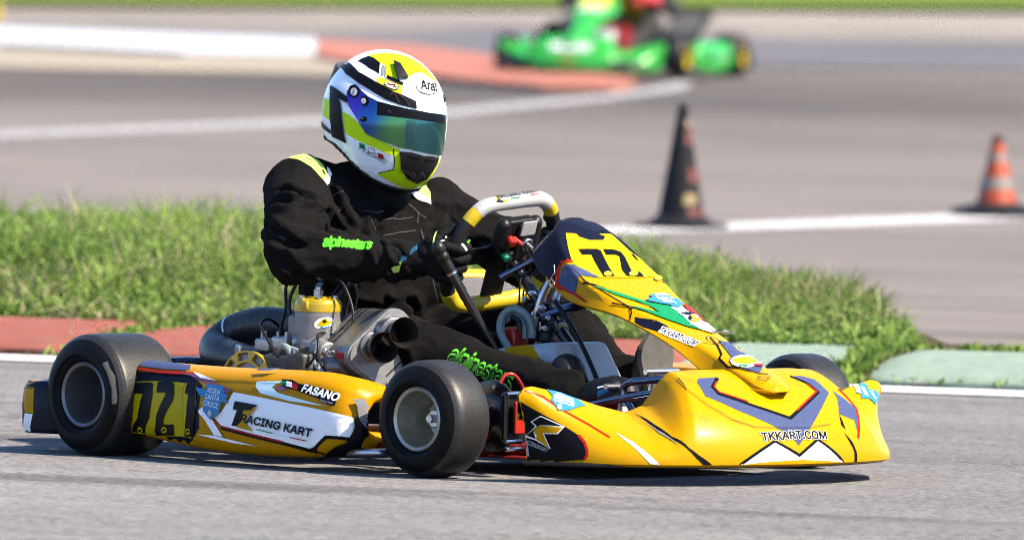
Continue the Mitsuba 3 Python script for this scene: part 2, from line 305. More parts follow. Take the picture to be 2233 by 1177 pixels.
    'f_ban': [[-0.02,-0.0445],[-0.0005,-0.043],[0.008,-0.0264],[0.0575,-0.0266],[0.0594,-0.0472],[0.0715,-0.0517],[0.0653,-0.0758],[0.0322,-0.0979],[0.0191,-0.0789],[-0.0039,-0.0685],[-0.0213,-0.0573]],
    'f_b1': [[0.0152,-0.038],[0.0562,-0.0366]],
    'f_b2': [[0.0093,-0.0534],[0.0533,-0.057]],
    'f_b3': [[0.0112,-0.0682],[0.0448,-0.0763]],
    'f_bp': [[-0.0923,-0.0935],[-0.0661,-0.1348],[-0.0594,-0.1635],[-0.0634,-0.186],[-0.0813,-0.166],[-0.0974,-0.1292],[-0.1018,-0.106]],
    'f_url': [[-0.0814,-0.1615],[-0.0548,-0.256]],
    'f_fr': [[0.0109,-0.2591],[0.025,-0.2666],[0.0395,-0.2675],[0.0245,-0.3108],[0.0629,-0.357],[0.0266,-0.393],[-0.0097,-0.4224],[-0.0304,-0.395],[-0.0413,-0.3549],[-0.0201,-0.3387]],
    'f_fo': [[0.0004,-0.243],[-0.0132,-0.2835],[-0.0351,-0.3226],[-0.0483,-0.3319],[-0.0521,-0.3657],[-0.033,-0.4036],[-0.0129,-0.426],[0.0086,-0.4315]],
    'f_fo2': [[0.034,-0.2622],[0.0407,-0.2819],[0.0623,-0.3148],[0.0726,-0.3287]],
    'f_sk': [[0.0308,-0.3853],[0.0281,-0.3865],[0.023,-0.3855],[0.0061,-0.3923],[-0.01,-0.3952],[-0.0238,-0.394],[-0.0337,-0.3886],[-0.0403,-0.3812],[-0.0427,-0.372],[-0.0422,-0.3637],[-0.0385,-0.3566],[-0.0308,-0.3504],[-0.0195,-0.3451],[-0.0049,-0.3406],[0.0113,-0.3376],[0.0292,-0.3346],[0.0375,-0.3417],[0.0445,-0.3488],[0.0496,-0.3552],[0.0522,-0.3604]],
    'f_sky': [[0.0364,-0.3668],[0.0345,-0.3673],[0.0213,-0.3753],[0.0088,-0.3794],[-0.0034,-0.3808],[-0.015,-0.3802],[-0.0246,-0.3773],[-0.0309,-0.3723],[-0.0345,-0.3666],[-0.0353,-0.3612],[-0.0332,-0.3565],[-0.0283,-0.3531],[-0.0203,-0.3503],[-0.01,-0.3483],[0.0023,-0.3469],[0.0147,-0.3467],[0.0269,-0.3469],[0.0328,-0.3525],[0.0372,-0.3573],[0.0397,-0.361]],
    'f_skt': [[-0.0339,-0.3769],[-0.0137,-0.387],[-0.0219,-0.3936],[-0.0373,-0.3836]],
    'f_skr': [[0.0053,-0.385],[0.0359,-0.3818],[0.0211,-0.3951],[-0.0014,-0.3943]],
    'f_kgo': [[-0.0265,-0.4336],[0.0032,-0.4428],[-0.0174,-0.4604],[-0.0312,-0.4625],[-0.0382,-0.4513]],
    'f_kg': [[-0.0359,-0.4468],[-0.0174,-0.4588]],
    'pod_dark': [[-0.3683,0.0762],[-0.3468,0.0868],[-0.1521,0.0789],[-0.1058,0.0544],[-0.1041,-0.0383],[-0.1307,-0.0629],[-0.1839,-0.0822],[-0.2262,-0.0883],[-0.2421,-0.08]],
    'pod_plate1': [[-0.3487,0.0619],[-0.2799,0.0639],[-0.2732,0.0527],[-0.269,-0.0514],[-0.3527,-0.0498],[-0.3442,-0.0283],[-0.3501,-0.0074],[-0.3476,0.0247]],
    'pod_plate2': [[-0.278,0.0636],[-0.199,0.0614],[-0.1699,0.0594],[-0.1559,-0.0574],[-0.2731,-0.0539]],
    'pod_plate3': [[-0.1678,0.0594],[-0.1245,0.0565],[-0.1142,0.0121],[-0.1285,-0.0583],[-0.1549,-0.0574]],
    'pod_7': [[-0.3453,0.0598],[-0.2891,0.06],[-0.2776,0.055],[-0.2736,0.0276],[-0.2844,-0.018],[-0.315,-0.0518],[-0.3663,-0.0492],[-0.3289,-0.0179],[-0.3115,0.0344],[-0.3474,0.0353]],
    'pod_2': [[-0.2631,0.0616],[-0.217,0.0625],[-0.203,0.0561],[-0.1949,0.0333],[-0.1985,0.0168],[-0.2216,-0.0075],[-0.2312,-0.026],[-0.2294,-0.0317],[-0.1919,-0.0317],[-0.1948,-0.0544],[-0.2686,-0.0528],[-0.2616,-0.0337],[-0.2562,-0.0128],[-0.2312,0.0249],[-0.2263,0.0345],[-0.2314,0.0373],[-0.2599,0.0372]],
    'pod_1': [[-0.1586,0.0581],[-0.1249,0.0564],[-0.115,0.0121],[-0.124,-0.0572],[-0.1548,-0.0561],[-0.1459,-0.0071],[-0.1447,0.0337],[-0.1568,0.0358]],
    'pod_c1': [[-0.3139,-0.0421],[-0.3157,-0.0439],[-0.3185,-0.0455],[-0.3218,-0.0468],[-0.3254,-0.0476],[-0.3289,-0.0478],[-0.332,-0.0475],[-0.3343,-0.0467],[-0.3357,-0.0454],[-0.336,-0.0437],[-0.3352,-0.0419],[-0.3334,-0.0401],[-0.3307,-0.0385],[-0.3274,-0.0372],[-0.3238,-0.0364],[-0.3203,-0.0361],[-0.3172,-0.0365],[-0.3148,-0.0373],[-0.3134,-0.0386],[-0.3131,-0.0403]],
    'pod_c2': [[-0.2162,-0.0429],[-0.2169,-0.0449],[-0.2187,-0.0467],[-0.2213,-0.0482],[-0.2245,-0.0491],[-0.2284,-0.0493],[-0.2319,-0.049],[-0.2346,-0.0481],[-0.2368,-0.0467],[-0.2382,-0.0449],[-0.2385,-0.0429],[-0.2378,-0.0409],[-0.236,-0.0391],[-0.2334,-0.0376],[-0.2301,-0.0367],[-0.2267,-0.0364],[-0.2233,-0.0367],[-0.2202,-0.0376],[-0.2179,-0.0391],[-0.2165,-0.0409]],
    'pod_c3': [[-0.1318,-0.0458],[-0.1324,-0.0478],[-0.1338,-0.0496],[-0.1359,-0.0511],[-0.1385,-0.052],[-0.1412,-0.0524],[-0.1439,-0.0521],[-0.1463,-0.0512],[-0.1481,-0.0498],[-0.1492,-0.048],[-0.1495,-0.046],[-0.1488,-0.044],[-0.1474,-0.0421],[-0.1453,-0.0407],[-0.1428,-0.0397],[-0.1401,-0.0394],[-0.1374,-0.0397],[-0.135,-0.0406],[-0.1332,-0.042],[-0.1321,-0.0438]],
    'pod_c1b': [[-0.3286,-0.0408],[-0.3167,-0.0392],[-0.3174,-0.0416],[-0.3268,-0.0436],[-0.3304,-0.0459]],
    'pod_c2b': [[-0.2328,-0.0416],[-0.221,-0.0398],[-0.2203,-0.0424],[-0.2289,-0.0447],[-0.2311,-0.0473]],
    'pod_c3b': [[-0.1449,-0.0446],[-0.1346,-0.0427],[-0.134,-0.0453],[-0.1417,-0.0477],[-0.1436,-0.0501]],
    'pod_white': [[0.0056,0.0412],[0.3593,0.0027],[0.3603,-0.0179],[0.3525,-0.0421],[0.3024,-0.0456],[0.2723,-0.0697],[0.2565,-0.0733],[0.1765,-0.0614],[0.0743,-0.0481],[-0.0282,-0.0332],[-0.0535,-0.0165],[-0.0261,-0.0029],[-0.0071,0.0207]],
    'pod_blk': [[-0.0282,-0.0372],[0.074,-0.052],[0.1762,-0.0652],[0.2535,-0.0757],[0.2673,-0.0728],[0.3024,-0.0464],[0.3533,-0.0436]],
    'pod_red': [[-0.0535,-0.0165],[-0.0282,-0.0338],[0.0742,-0.0487],[0.1765,-0.0621]],
    'pod_blk2': [[0.2543,-0.0741],[0.2888,-0.081]],
    'pod_w1': [[-0.1046,-0.0014],[-0.0877,0.007],[-0.0513,-0.0244],[-0.0203,-0.0557],[-0.0505,-0.0526],[-0.0853,-0.017],[-0.1012,-0.0079]],
    'pod_w2': [[-0.1083,-0.0513],[-0.0505,-0.0531],[0.0076,-0.0612],[0.0903,-0.0722],[0.0154,-0.0675],[-0.0679,-0.0573]],
    'pod_Tk': [[0.0188,0.0211],[0.0951,0.0138],[0.074,0.0005],[0.0515,0.0014],[0.0402,-0.0254],[0.0299,-0.0321],[0.0113,-0.0317],[0.0292,0.0009],[0.0144,0.0033]],
    'pod_Ky': [[0.0515,0.0014],[0.0737,0.0019],[0.0921,0.0127],[0.0878,0.0022],[0.0626,-0.0144],[0.0586,-0.025],[0.0829,-0.0415],[0.0525,-0.0382],[0.0278,-0.0335],[0.0402,-0.0254]],
    'pod_rk': [[0.0414,-0.0222],[0.2643,-0.0478]],
    'pod_tg': [[0.0941,-0.0373],[0.1472,-0.0444]],
    'pod_tw': [[0.1472,-0.0444],[0.2012,-0.0508]],
    'pod_tr': [[0.2012,-0.0508],[0.2536,-0.056]],
    'pod_ban': [[-0.0873,0.0555],[-0.0253,0.0522],[-0.0177,0.0378],[0.0,0.0325],[-0.0098,0.0247],[0.0023,0.014],[-0.0212,0.0185],[-0.0282,-0.0056],[-0.0568,-0.0205],[-0.0832,-0.0011],[-0.0819,0.0222],[-0.075,0.0264],[-0.0968,0.0302],[-0.1115,0.0411],[-0.1202,0.0489],[-0.0796,0.0431]],
    'pod_bt1': [[-0.0753,0.0382],[-0.0308,0.0331]],
    'pod_bt2': [[-0.0788,0.0241],[-0.0297,0.0189]],
    'pod_bt3': [[-0.0814,0.0098],[-0.0312,0.0033]],
    'pod_seal': [[-0.0497,-0.0072],[-0.05,-0.0093],[-0.051,-0.0113],[-0.0526,-0.0128],[-0.0546,-0.0138],[-0.0568,-0.0142],[-0.0591,-0.0139],[-0.0611,-0.0129],[-0.0627,-0.0114],[-0.0637,-0.0095],[-0.064,-0.0074],[-0.0637,-0.0053],[-0.0627,-0.0034],[-0.0611,-0.0018],[-0.0591,-0.0008],[-0.0569,-0.0005],[-0.0546,-0.0008],[-0.0526,-0.0017],[-0.051,-0.0032],[-0.05,-0.0051]],
    'pod_curve': [[0.07,0.0664],[0.0821,0.0679],[0.156,0.0703],[0.1355,0.0633],[0.1248,0.0563],[0.1482,0.043],[0.2997,0.0189],[0.1925,0.0255],[0.0939,0.0403],[0.0724,0.0549]],
    'pod_curve2': [[0.1361,0.0572],[0.16,0.0603],[0.1757,0.052],[0.1621,0.0472],[0.1436,0.0495]],
    'pod_fasbg': [[0.1496,0.0746],[0.1836,0.0733],[0.2046,0.066],[0.2732,0.059],[0.3236,0.05],[0.327,0.0431],[0.3221,0.0221],[0.3155,0.0207],[0.2848,0.028],[0.2778,0.0346],[0.2199,0.0472],[0.1834,0.0522],[0.1543,0.0601]],
    'pod_fg': [[0.151,0.071],[0.1672,0.0698],[0.1692,0.0591],[0.153,0.0624]],
    'pod_fw': [[0.1672,0.0698],[0.1851,0.068],[0.1901,0.056],[0.1692,0.0591]],
    'pod_fr': [[0.1869,0.0669],[0.2055,0.0632],[0.2105,0.0497],[0.1915,0.0531]],
    'pod_fas': [[0.2224,0.0484],[0.3269,0.032]],
    'pod_fas2': [[0.2848,0.0285],[0.3182,0.0244]],
    'pod_lipred': [[-0.3586,0.0933],[-0.2696,0.0855],[-0.1548,0.0821],[-0.1161,0.0755],[-0.1678,0.0766],[-0.2657,0.0794],[-0.3529,0.0889]],
    'pod_pur': [[-0.1923,0.0814],[-0.125,0.0762],[0.0075,0.0433],[-0.0063,0.0372],[-0.0807,0.0548],[-0.1494,0.0744]],
    'pod_wst': [[-0.1487,0.0822],[-0.1171,0.0773],[-0.0565,0.0647],[-0.1129,0.0696]],
    'pod_lip': [[-0.3455,0.1088],[-0.3267,0.11],[-0.1755,0.0982],[-0.1624,0.0846],[-0.2538,0.0873],[-0.3547,0.095]],
    'pod_lipb': [[0.0506,0.092],[0.1265,0.0964],[0.0969,0.0887],[0.0625,0.0876]],
    'pod_bot': [[-0.1594,-0.1004],[-0.1183,-0.0952],[-0.073,-0.0919],[-0.0439,-0.0957],[-0.0479,-0.1006],[-0.1177,-0.1119],[-0.1571,-0.1066]],
    'pod_front': [[0.3601,0.0043],[0.3664,0.0105],[0.3722,-0.0021],[0.3725,-0.0276],[0.3625,-0.0531],[0.335,-0.0726],[0.2753,-0.0838],[0.2569,-0.0845],[0.2902,-0.0805],[0.3461,-0.0513],[0.359,-0.0249]],
    'pod_cap': [[0.3519,0.0399],[0.3664,0.0465],[0.3723,0.0329],[0.3741,0.0095],[0.3723,-0.015],[0.3652,0.0046],[0.3606,0.0277]],
    'rb_y': [[0.0,0.0463],[0.0373,0.0453],[0.04,-0.013],[0.01,-0.0113]],
    'rb_w': [[0.0105,-0.0133],[0.038,-0.014],[0.0262,-0.0537],[-0.001,-0.0512]],
    'rb_o': [[-0.4873,-0.0228],[-0.477,-0.0383],[-0.4544,-0.0578],[-0.4535,-0.0797],[-0.4827,-0.0541],[-0.4924,-0.0334]],
    'rb_s': [[-0.4921,-0.0376],[-0.48,-0.0601],[-0.4575,-0.0797],[-0.4534,-0.0796],[-0.4859,-0.0671]],
    'rb_t': [[-0.0498,-0.0208],[-0.0389,-0.0288],[-0.0159,-0.0484],[0.0065,-0.0686],[0.0536,-0.0568],[0.0546,-0.0603],[0.0323,-0.0398],[0.0009,-0.0112],[-0.046,-0.0233]],
    'rb_txt': [[0.0763,0.0237],[0.1061,-0.0047]],
    'cyl_ov': [[0.0354,0.0277],[0.0355,0.0246],[0.0341,0.0212],[0.0313,0.018],[0.0273,0.015],[0.0224,0.0125],[0.0169,0.0106],[0.0111,0.0095],[0.0056,0.0093],[0.0006,0.0098],[-0.0036,0.0112],[-0.0065,0.0134],[-0.0081,0.0161],[-0.0081,0.0193],[-0.0067,0.0227],[-0.0039,0.026],[0.0001,0.0291],[0.005,0.0317],[0.0106,0.0336],[0.0163,0.0347],[0.0218,0.035],[0.0268,0.0343],[0.0309,0.0328],[0.0338,0.0305]],
    'cyl_y': [[-0.003,0.0161],[0.0101,0.0307],[0.0177,0.0327],[0.0235,0.027],[0.033,0.0279],[0.0275,0.0193],[0.0104,0.0135]],
    'cyl_k': [[0.0102,0.0278],[0.0159,0.0298],[0.0207,0.0251],[0.0122,0.0212]],
    'cyl_b': [[0.0028,0.0124],[0.0085,0.0144],[0.0152,0.0126],[0.0284,0.0193],[0.0257,0.0155],[0.0143,0.0097]],
    'muf_t': [[-0.0204,0.0362],[0.0555,0.0371]],
    'sw_bg': [[-0.047,-0.0283],[0.0064,-0.0195],[0.0571,0.0412],[0.0606,0.0328],[0.0071,-0.0059],[-0.0395,-0.0406]],
    'sw_ty': [[-0.0396,-0.0157],[-0.033,-0.0172],[-0.0296,-0.0287],[-0.013,-0.0186],[-0.0146,-0.0244],[-0.0396,-0.039]],
    'sw_tk': [[-0.0406,-0.0378],[-0.0347,-0.0267],[-0.0246,-0.0282],[-0.0229,-0.0298],[-0.0396,-0.039]],
    'sw_t': [[-0.0347,-0.0267],[0.0566,0.0384]],
    'sw_g': [[-0.008,-0.0132],[0.0137,0.0007]],
    'sw_r': [[0.0365,0.0178],[0.0579,0.0337]],
    'tank_y': [[-0.0427,0.063],[-0.0468,0.0731],[-0.0336,0.0781],[0.0294,0.0778],[0.0623,0.0399],[0.0331,0.0425],[-0.015,0.0499]],
    'tank_r': [[-0.0314,0.054],[0.0222,0.0476],[0.062,0.0443]],
    'tank_w': [[0.0094,0.0418],[0.0623,0.0389],[0.0742,0.0206],[0.0392,0.0306]],
    'ty_a': [[0.0829,0.0096],[0.0951,0.0159],[0.1065,-0.0014],[0.1192,-0.0157],[0.1244,-0.0377],[0.1164,-0.0454],[0.1059,-0.0221],[0.0987,-0.0076]],
    'ty_b': [[0.1164,-0.0454],[0.1246,-0.0392],[0.1286,-0.0627],[0.1274,-0.0776],[0.1178,-0.0794]],
    'c_0': [[-0.0048,0.1692],[0.0063,0.138],[0.0208,0.1049],[0.0379,0.0803],[0.0529,0.0665]],
    'c_1': [[-0.0723,0.0824],[-0.0423,0.0878],[-0.0152,0.0943],[0.0045,0.0931],[0.0159,0.0791]],
    'c_2': [[-0.1255,0.1163],[-0.0866,0.1015],[-0.0542,0.1076],[-0.0273,0.1069]],
    'c_3': [[-0.1195,0.1435],[-0.0849,0.13],[-0.0437,0.1127],[-0.0191,0.1136]],
    'c_4': [[-0.1459,0.0608],[-0.1192,0.0312],[-0.0883,0.0069],[-0.0657,-0.0082]],
    'c_5': [[-0.1346,0.0203],[-0.1066,-0.0018],[-0.0766,-0.012],[-0.0472,-0.0086]],
    'c_6': [[-0.0407,0.0621],[-0.0137,0.0825],[0.0198,0.0716],[0.0424,0.0569]],
    'c_7': [[0.1071,0.0036],[0.1201,-0.0206],[0.1254,-0.044],[0.1206,-0.0634]],
    'c_8': [[-0.0679,-0.0705],[-0.0172,-0.0768],[0.0332,-0.0756],[0.0815,-0.0758]],
    'c_9': [[0.0612,0.131],[0.0663,0.1031],[0.0763,0.0717]],
    'c_10': [[0.0364,0.1366],[0.051,0.1047],[0.0673,0.0686],[0.0949,0.0106]],
    'c_11': [[0.1466,0.1536],[0.1255,0.129],[0.1047,0.0982],[0.1003,0.0647]],
    'c_12': [[0.0844,0.1074],[0.0856,0.0867],[0.0971,0.0703]],
    'c_13': [[0.0921,-0.0498],[0.112,-0.0654],[0.1287,-0.0861]],
    'c_14': [[0.1353,-0.0441],[0.1647,-0.0668],[0.1851,-0.0923]],
    'c_15': [[0.0393,-0.0927],[0.0886,-0.096],[0.1506,-0.0863]],
    'c_16': [[0.1591,-0.0589],[0.1812,-0.0782],[0.2136,-0.1757]],
    'c_17': [[0.2278,0.179],[0.2263,0.1399],[0.2204,0.1028]],
    'c_18': [[0.2451,0.1666],[0.2397,0.1321],[0.2304,0.1091]],
    'c_19': [[0.17,-0.0432],[0.155,-0.0223],[0.1361,-0.0065]],
    'c_20': [[-0.1019,-0.0307],[-0.0863,-0.054],[-0.0606,-0.0703]],
    'c_21': [[0.0036,-0.0649],[0.0409,-0.072],[0.0703,-0.0638]],
    's_en': [[-0.0495,-0.0036],[-0.0314,0.003],[0.0016,0.0056],[0.0202,0.0189],[0.0409,-0.0087],[0.0465,-0.0352],[0.0401,-0.049],[0.0279,-0.0469],[0.0009,-0.0333],[-0.0233,-0.0213]],
    's_enk': [[-0.0027,-0.0107],[0.0235,-0.017],[0.041,-0.0346]],
    's_ew': [[0.0403,-0.0499],[0.0463,-0.0333],[0.0381,0.0066],[0.0442,0.0041],[0.053,-0.0143],[0.0526,-0.0372],[0.0482,-0.0567]],
    's_ln': [[-0.0686,0.037],[-0.0211,0.0901],[-0.0373,0.0406],[-0.043,0.0174]],
    's_lw': [[-0.0913,0.0278],[-0.0686,0.037],[-0.043,0.0174],[-0.0426,0.0073]],
    's_txt': [[0.0019,-0.0976],[0.1098,-0.1025]],
    's_leg': [[-0.0333,0.0179],[0.122,-0.0486]],
    's_legin': [[-0.0312,0.0185],[0.1207,-0.0472]],
    's_st1': [[0.0623,0.0768],[0.0946,0.0788],[0.1071,0.0914],[0.1411,0.119]],
    's_st2': [[0.1051,0.0654],[0.1366,0.0788],[0.1706,0.0957]],
    's_st3': [[0.1108,0.0295],[0.1415,0.0473],[0.1796,0.0635]],
    's_st4': [[-0.0019,0.1024],[0.0209,0.1098]],
    's_st5': [[0.0104,0.0623],[0.0224,0.073]],
    's_st6': [[0.1826,0.1096],[0.1815,0.081]],
    's_st7': [[0.1586,0.1239],[0.1997,0.096]],
    's_st8': [[0.0814,0.0609],[0.0917,0.0422]],
    's_st9': [[0.1904,0.0659],[0.2306,-0.0802]],
    'g_w': [[-0.0104,0.0514],[0.0013,0.0494],[0.0202,0.0398],[0.0376,0.0179]],
    'g_l': [[-0.0364,0.0328],[-0.0338,0.0492],[-0.0268,0.0673],[-0.0124,0.0776]],
    'g_w2': [[-0.0213,0.031],[-0.0176,0.0358],[-0.0121,0.0375]],
    'g_star': [[0.0308,0.0817],[0.0229,0.0787],[0.0249,0.067],[0.0305,0.0599],[0.0269,0.0581],[0.0398,0.0521],[0.0359,0.0636],[0.0384,0.069],[0.0308,0.0816]],
    'g_gr': [[0.0407,0.0458],[0.0515,0.0496],[0.0535,0.0442],[0.0444,0.0405]],
    'g_gr2': [[0.0377,0.0358],[0.0437,0.0424],[0.0413,0.0313]],
    'g_tab': [[0.021,-0.0259],[0.0393,-0.0107],[0.0448,-0.0088],[0.0386,-0.0326],[0.0264,-0.0348]],
    'g_txt': [[0.0448,-0.0124],[0.0858,0.0237]],
    'sh_p': [[0.0228,-0.0214],[0.0387,-0.0174],[0.0548,-0.0193],[0.0481,-0.0278],[0.0303,-0.0362],[0.019,-0.0368]],
    'sh_w': [[0.019,-0.0147],[0.0359,-0.014],[0.0528,-0.0173]],
    'h_yel': [[-0.0368,0.0702],[-0.0154,0.0745],[0.013,0.0774],[0.0512,0.0739],[0.0799,0.0663],[0.1026,0.0527],[0.1221,0.0368],[0.1321,0.0233],[0.1223,0.0302],[0.105,0.0247],[0.0927,0.0254],[0.0755,0.0106],[0.0646,-0.0076],[0.0605,-0.0152],[0.0277,-0.0196],[0.0123,-0.017],[0.0051,0.0228],[-0.0051,0.0286],[-0.0238,0.0551]],
    'h_bk1': [[-0.0602,0.0555],[-0.0494,0.063],[-0.0352,0.0659],[-0.0238,0.0551],[-0.0044,0.0286],[-0.0036,-0.0065],[-0.0298,0.0171],[-0.0542,0.051]],
    'h_gr': [[0.0008,0.0206],[0.0061,0.0189],[0.0066,-0.0145],[0.0002,-0.0101]],
    'h_gr2': [[0.0081,0.0179],[0.0107,0.0169],[0.0123,-0.017],[0.0089,-0.0154]],
    'h_band': [[-0.1012,0.1247],[-0.0912,0.1336],[-0.0816,0.1232],[-0.0667,0.0992],[-0.029,0.0717],[-0.0017,0.0548],[0.0233,0.0445],[0.0569,0.0294],[0.0592,0.0115],[0.023,0.0192],[-0.0114,0.032],[-0.0297,0.0437],[-0.0682,0.0719],[-0.0928,0.0969],[-0.1002,0.1167]],
    'h_ypat': [[-0.0254,0.0851],[-0.0011,0.0747],[0.0254,0.0644],[0.0239,0.0436],[0.0045,0.0509],[-0.0275,0.0717]],
    'h_sb': [[-0.1233,0.0751],[-0.1089,0.0594],[-0.0895,0.0388],[-0.0911,0.0275],[-0.1089,0.0394],[-0.1046,0.0241],[-0.1025,-0.0018],[-0.0973,-0.043],[-0.0915,-0.0627],[-0.1206,-0.0432],[-0.1259,-0.0013],[-0.1262,0.0409]],
    'h_tread': [[-0.0019,0.0417],[0.0076,0.0483],[0.0199,0.0224]],
    'h_tread2': [[0.0201,0.0419],[0.0327,0.0324],[0.0422,0.0165]],
    'h_vb': [[-0.0067,0.0883],[0.0288,0.0701],[0.0276,0.0628],[-0.0071,0.0795]],
    'h_neon': [[-0.0587,0.0189],[-0.0387,0.0131],[-0.0112,-0.0067],[0.0105,-0.0299],[0.044,-0.0449],[0.0732,-0.0585],[0.0678,-0.0776],[0.0305,-0.061],[-0.0187,-0.0433],[-0.048,-0.0299],[-0.0543,-0.0016]],
    'h_neonr': [[-0.1349,0.0498],[-0.1014,0.0439],[-0.0952,-0.0022],[-0.1287,0.0087]],
    'h_rb': [[-0.1417,-0.003],[-0.0932,-0.025],[-0.0938,-0.033],[-0.1384,-0.0172]],
    'h_wl': [[-0.0818,0.0531],[-0.0406,0.0352],[-0.0401,0.0305]],
    'h_chin': [[0.0089,-0.0754],[0.0216,-0.0783],[0.0259,-0.121],[0.0413,-0.1392],[0.0643,-0.1478],[0.0859,-0.1382],[0.1012,-0.1171],[0.1118,-0.0927],[0.1179,-0.0846],[0.1176,-0.1035],[0.1054,-0.1305],[0.0915,-0.148],[0.0687,-0.168],[0.0497,-0.1657],[0.0275,-0.1573],[-0.0025,-0.1447],[-0.0251,-0.132],[-0.0042,-0.1257],[0.0104,-0.1212],[0.0114,-0.1]],
    'h_chl': [[0.0074,-0.0785],[0.0116,-0.1031],[0.0105,-0.1227],[-0.0223,-0.1304]],
    'h_oval': [[0.0966,0.0393],[0.0933,0.0341],[0.088,0.029],[0.0814,0.0247],[0.0738,0.0215],[0.0658,0.0195],[0.0579,0.0189],[0.0506,0.0196],[0.0442,0.0215],[0.0391,0.0244],[0.0357,0.028],[0.034,0.032],[0.0343,0.0362],[0.0364,0.0403],[0.0404,0.0441],[0.0459,0.0472],[0.0527,0.0498],[0.0604,0.0515],[0.0686,0.0525],[0.0769,0.0526],[0.0845,0.052],[0.091,0.0504],[0.0955,0.0478],[0.0975,0.0441]],
    'h_ovi': [[0.0936,0.0386],[0.0908,0.0341],[0.0861,0.0298],[0.0801,0.0261],[0.0732,0.0233],[0.0658,0.0216],[0.0585,0.021],[0.0517,0.0216],[0.0457,0.0232],[0.041,0.0257],[0.0377,0.0289],[0.0361,0.0324],[0.0363,0.036],[0.0382,0.0396],[0.0418,0.0428],[0.0469,0.0456],[0.0531,0.0478],[0.0602,0.0493],[0.0678,0.0501],[0.0753,0.0502],[0.0823,0.0495],[0.0882,0.0481],[0.0923,0.0458],[0.0942,0.0426]],
    'h_arai': [[0.0448,0.0311],[0.0885,0.0319]],
    'h_ov2': [[-0.0063,0.0294],[-0.008,0.0276],[-0.011,0.0266],[-0.0149,0.0267],[-0.0194,0.0278],[-0.0241,0.0298],[-0.0283,0.0326],[-0.0319,0.0358],[-0.0343,0.0391],[-0.0354,0.0422],[-0.0351,0.0448],[-0.0335,0.0466],[-0.0306,0.0474],[-0.0268,0.0471],[-0.0224,0.0459],[-0.0178,0.0438],[-0.0135,0.0411],[-0.0099,0.0381],[-0.0073,0.0349],[-0.006,0.0319]],
    'h_ov2i': [[-0.0077,0.03],[-0.0091,0.0287],[-0.0117,0.0281],[-0.0152,0.0284],[-0.0192,0.0295],[-0.0234,0.0314],[-0.0273,0.0338],[-0.0305,0.0366],[-0.0328,0.0394],[-0.034,0.042],[-0.0338,0.044],[-0.0325,0.0453],[-0.03,0.0458],[-0.0267,0.0454],[-0.0227,0.0441],[-0.0186,0.0422],[-0.0146,0.0398],[-0.0113,0.0372],[-0.0088,0.0345],[-0.0076,0.032]],
    'h_ov2r': [[-0.0261,0.0418],[-0.0143,0.0391],[-0.0132,0.0355],[-0.0251,0.0382]],
    'h_ov2t': [[-0.0331,0.0408],[-0.0094,0.0283]],
    'h_fg': [[-0.0096,-0.0494],[0.0052,-0.0544],[0.004,-0.0652],[-0.0089,-0.0605]],
    'h_fw': [[0.0121,-0.0583],[0.0277,-0.0636],[0.0281,-0.0747],[0.0129,-0.0701]],
    'h_fwi': [[0.0131,-0.0596],[0.0266,-0.0646],[0.0269,-0.0735],[0.0141,-0.0688]],
    'h_fr': [[0.0344,-0.0701],[0.0478,-0.0749],[0.0493,-0.0853],[0.0361,-0.0809]],
    'h_name': [[-0.0114,-0.0653],[0.0504,-0.0939]],
    'v_main': [[-0.0907,0.0521],[-0.0845,0.0655],[-0.0742,0.069],[-0.0598,0.0514],[-0.048,0.0394],[-0.0268,0.0274],[0.0041,0.019],[0.0358,0.0115],[0.0886,0.0048],[0.1294,0.0053],[0.1283,-0.0196],[0.1241,-0.0696],[0.1193,-0.0851],[0.0912,-0.0855],[0.0572,-0.0809],[0.0215,-0.0752],[-0.007,-0.0651],[-0.0381,-0.0515],[-0.0519,-0.0432],[-0.0643,-0.0222],[-0.0853,0.0157],[-0.0918,0.039]],
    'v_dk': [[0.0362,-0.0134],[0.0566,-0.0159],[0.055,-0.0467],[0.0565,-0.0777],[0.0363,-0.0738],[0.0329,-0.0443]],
    'v_top': [[-0.0298,0.0269],[0.0036,0.0185],[0.0353,0.011],[0.0879,0.0041],[0.1279,0.0038],[0.1267,-0.0155],[0.0882,-0.0149],[0.0355,-0.0106],[0.0038,-0.007],[-0.0309,-0.0035]],
    'p1': [[-0.0144,0.0654],[-0.0143,0.0611],[-0.0157,0.0572],[-0.0183,0.054],[-0.022,0.0519],[-0.0263,0.0511],[-0.0309,0.0517],[-0.0353,0.0536],[-0.0391,0.0565],[-0.0419,0.0604],[-0.0434,0.0646],[-0.0435,0.0689],[-0.0422,0.0728],[-0.0396,0.076],[-0.0359,0.078],[-0.0315,0.0788],[-0.0269,0.0783],[-0.0224,0.0764],[-0.0186,0.0734],[-0.0159,0.0696]],
    'p1i': [[-0.0187,0.0643],[-0.0186,0.0616],[-0.0195,0.0591],[-0.0211,0.0571],[-0.0234,0.0558],[-0.0262,0.0553],[-0.0291,0.0556],[-0.0318,0.0568],[-0.0342,0.0587],[-0.036,0.0611],[-0.0369,0.0638],[-0.037,0.0666],[-0.0362,0.069],[-0.0345,0.071],[-0.0322,0.0724],[-0.0294,0.0729],[-0.0265,0.0725],[-0.0237,0.0713],[-0.0213,0.0694],[-0.0196,0.067]],
    'p1s': [[-0.0296,0.0577],[-0.0274,0.0704]],
    'p2': [[0.0125,0.0445],[0.0125,0.041],[0.0114,0.0378],[0.0095,0.0353],[0.0069,0.0336],[0.004,0.033],[0.0009,0.0334],[-0.0021,0.035],[-0.0045,0.0374],[-0.0063,0.0406],[-0.0072,0.0441],[-0.0072,0.0476],[-0.0062,0.0508],[-0.0043,0.0533],[-0.0017,0.055],[0.0013,0.0556],[0.0044,0.0552],[0.0073,0.0536],[0.0098,0.0512],[0.0116,0.048]],
